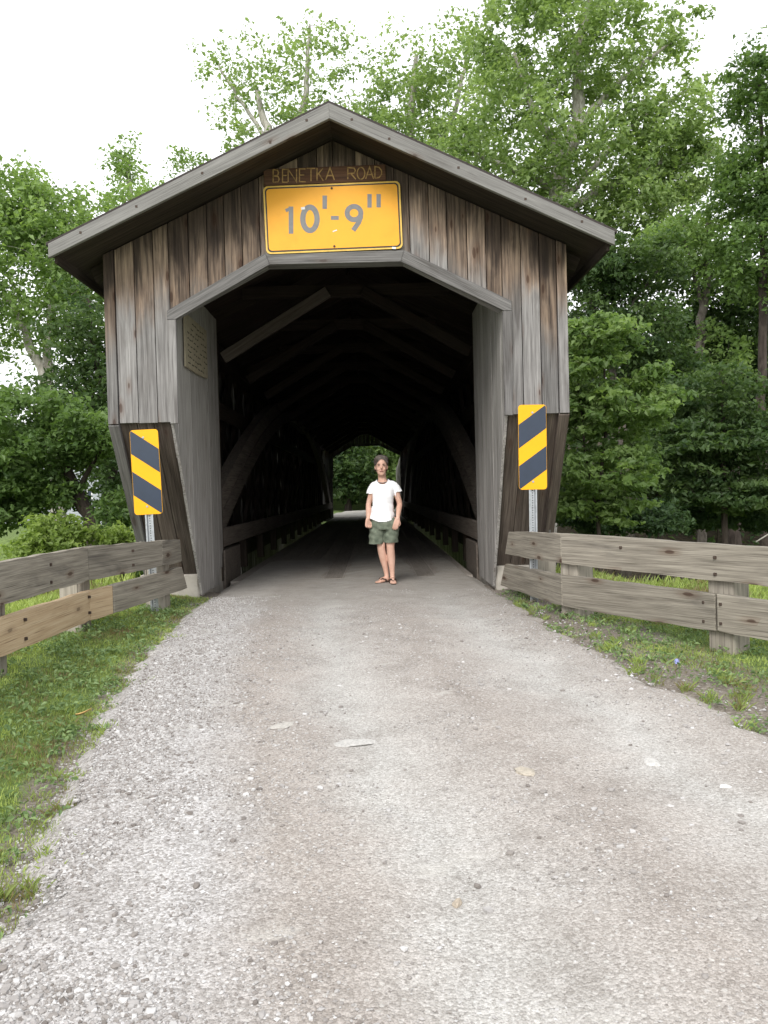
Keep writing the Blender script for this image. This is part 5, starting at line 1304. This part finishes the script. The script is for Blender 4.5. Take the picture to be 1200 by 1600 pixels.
# ------------------------------------------------------------------ loose stones
OCT = np.array([(1, 0, 0), (-1, 0, 0), (0, 1, 0), (0, -1, 0), (0, 0, 1), (0, 0, -1)], float)
OCF = np.array([(0, 2, 4), (2, 1, 4), (1, 3, 4), (3, 0, 4), (2, 0, 5), (1, 2, 5), (3, 1, 5), (0, 3, 5)])
CUB = np.array([(x, y, z) for z in (-1, 1) for y in (-1, 1) for x in (-1, 1)], float) / 1.45
CUB = np.concatenate([CUB, OCT * .95]); 
CUF = []
for fc, q in ((0, (1, 3, 7, 5)), (1, (0, 4, 6, 2)), (2, (2, 6, 7, 3)), (3, (0, 1, 5, 4)), (4, (4, 5, 7, 6)), (5, (0, 2, 3, 1))):
    for i in range(4): CUF.append((q[i], q[(i + 1) % 4], 8 + fc))
CUF = np.array(CUF)
def stones(x, y, z, s, base, faces, rg):
    n = len(x); k = len(base)
    a = rg.uniform(0, 2 * math.pi, n); ca, sa = np.cos(a), np.sin(a)
    B = base[None] * (1 + rg.normal(size=(n, k, 3)) * .17) * (rg.uniform(.7, 1.3, (n, 1, 3)) * np.array([1, 1, .62]))
    X = B[:, :, 0] * ca[:, None] - B[:, :, 1] * sa[:, None]; Y = B[:, :, 0] * sa[:, None] + B[:, :, 1] * ca[:, None]
    V = np.stack([x[:, None] + X * s[:, None], y[:, None] + Y * s[:, None], z[:, None] + (B[:, :, 2] + .18) * s[:, None]], -1)
    Fc = (faces[None] + (np.arange(n) * k)[:, None, None]).reshape(-1, 3)
    return V.reshape(-1, 3), Fc
m, nt, p, out = new_mat('limestone_chips'); N = NT(nt)
at = N.n('ShaderNodeAttribute', attribute_name='tint')
N.l(N.ramp(at.outputs['Fac'], [(0, (0.11, 0.095, 0.085)), (.3, (0.22, 0.20, 0.185)), (.65, (0.34, 0.325, 0.315)), (1, (0.55, 0.545, 0.54))]), p.inputs['Base Color'])
p.inputs['Roughness'].default_value = .9
M_STONE = m
rg = np.random.default_rng(21)
SV, SF, ST = [], [], []; nb_ = 0
def scatter(n, yr, udist, smin, smax, base, faces, lo=.2, hi=1.0, zoff=0.0):
    global nb_
    y = yr[0] + (yr[1] - yr[0]) * rg.random(n) ** 1.5
    u_ = udist(n, y); x = edgeL(y) * (1 - u_) + edgeR(y) * u_
    cl_ = fbm(x * 1.0, y, 2.2); k = rg.random(n) < sstep(.30, .62, cl_) * .9 + .1
    x, y, u_ = x[k], y[k], u_[k]; n = len(x)
    s = smin + (smax - smin) * rg.random(n) ** 2.4
    inside = (u_ > 0.01) & (u_ < .99)
    z = np.where(inside, road_height(x, y), ground_z(x, y)) + zoff
    V, Fc = stones(x, y, z, s, base, faces, rg)
    SV.append(V); SF.append(Fc + nb_); nb_ += len(V)
    tn = np.clip(lo + (hi - lo) * rg.beta(2.2, 1.6, n), 0, 1)
    ST.append(np.repeat(tn, len(base)))
left = lambda n, y: np.abs(rg.normal(size=n)) * .10 + rg.uniform(-.05, .06, n)
allu = lambda n, y: rg.uniform(0, 1, n)
scatter(62000, (1.9, 9.6), left, .0035, .010, OCT, OCF, .05)
scatter(6000, (1.9, 7), left, .006, .014, CUB, CUF, .05)
scatter(44000, (1.9, 9.8), allu, .0022, .007, OCT, OCF, .15, .95)
scatter(2200, (1.9, 8), allu, .005, .015, CUB, CUF, .1)
scatter(1500, (3.2, 8.5), lambda n, y: 1 + rg.normal(size=n) * .06, .005, .016, OCT, OCF, .2)
me = mesh_np('loose_gravel', np.concatenate(SV), np.concatenate(SF), False, {'tint': np.concatenate(ST)})
tag(link('loose_gravel', me, M_STONE), 'loose limestone chips strewn over the lane, thickest along the left edge', 'gravel', kind='stuff')

def big_stone(label, x, y, s, flat, tint, seed):
    r_ = np.random.default_rng(seed)
    bm = bmesh.new(); bmesh.ops.create_icosphere(bm, subdivisions=2, radius=1)
    k = r_.normal(size=(4, 3))
    for v in bm.verts:
        d = 1 + .24 * sum(math.sin(3 * v.co.dot(Vector(q)) + i) for i, q in enumerate(k)) / 2
        v.co = Vector((v.co.x * d, v.co.y * d * .72, v.co.z * d * flat)) * s
    me_ = bpy.data.meshes.new('stone'); bm.to_mesh(me_); bm.free()
    o = link('stone', me_, plain('stone_%d' % seed, tint, .9, noise_amt=.2, scale=60, bump=.002), None, Matrix.Translation((x, y, float(road_height(x, y)) + s * flat * .25)) @ Matrix.Rotation(seed * .7, 4, 'Z'))
    tag(o, label, 'stone', 'larger stones in the lane')
big_stone('rounded tan stone in the gravel at the lower middle of the lane', .25, 2.78, .022, .8, (0.36, 0.31, 0.25), 1)
big_stone('white triangular flat stone in the right wheel track', 1.33, 4.0, .055, .2, (0.48, 0.47, 0.45), 2)
big_stone('pale yellowish flat stone near the middle of the lane', .68, 3.86, .06, .18, (0.40, 0.36, 0.30), 3)
big_stone('small white stone towards the right side of the lane', 1.57, 3.69, .026, .4, (0.64, 0.63, 0.61), 4)
big_stone('broad white worn stone flush in the left wheel track', -.14, 4.42, .11, .07, (0.44, 0.43, 0.41), 5)
big_stone('narrow pale stone flush beside the left wheel track', -.56, 4.70, .08, .08, (0.42, 0.40, 0.37), 6)
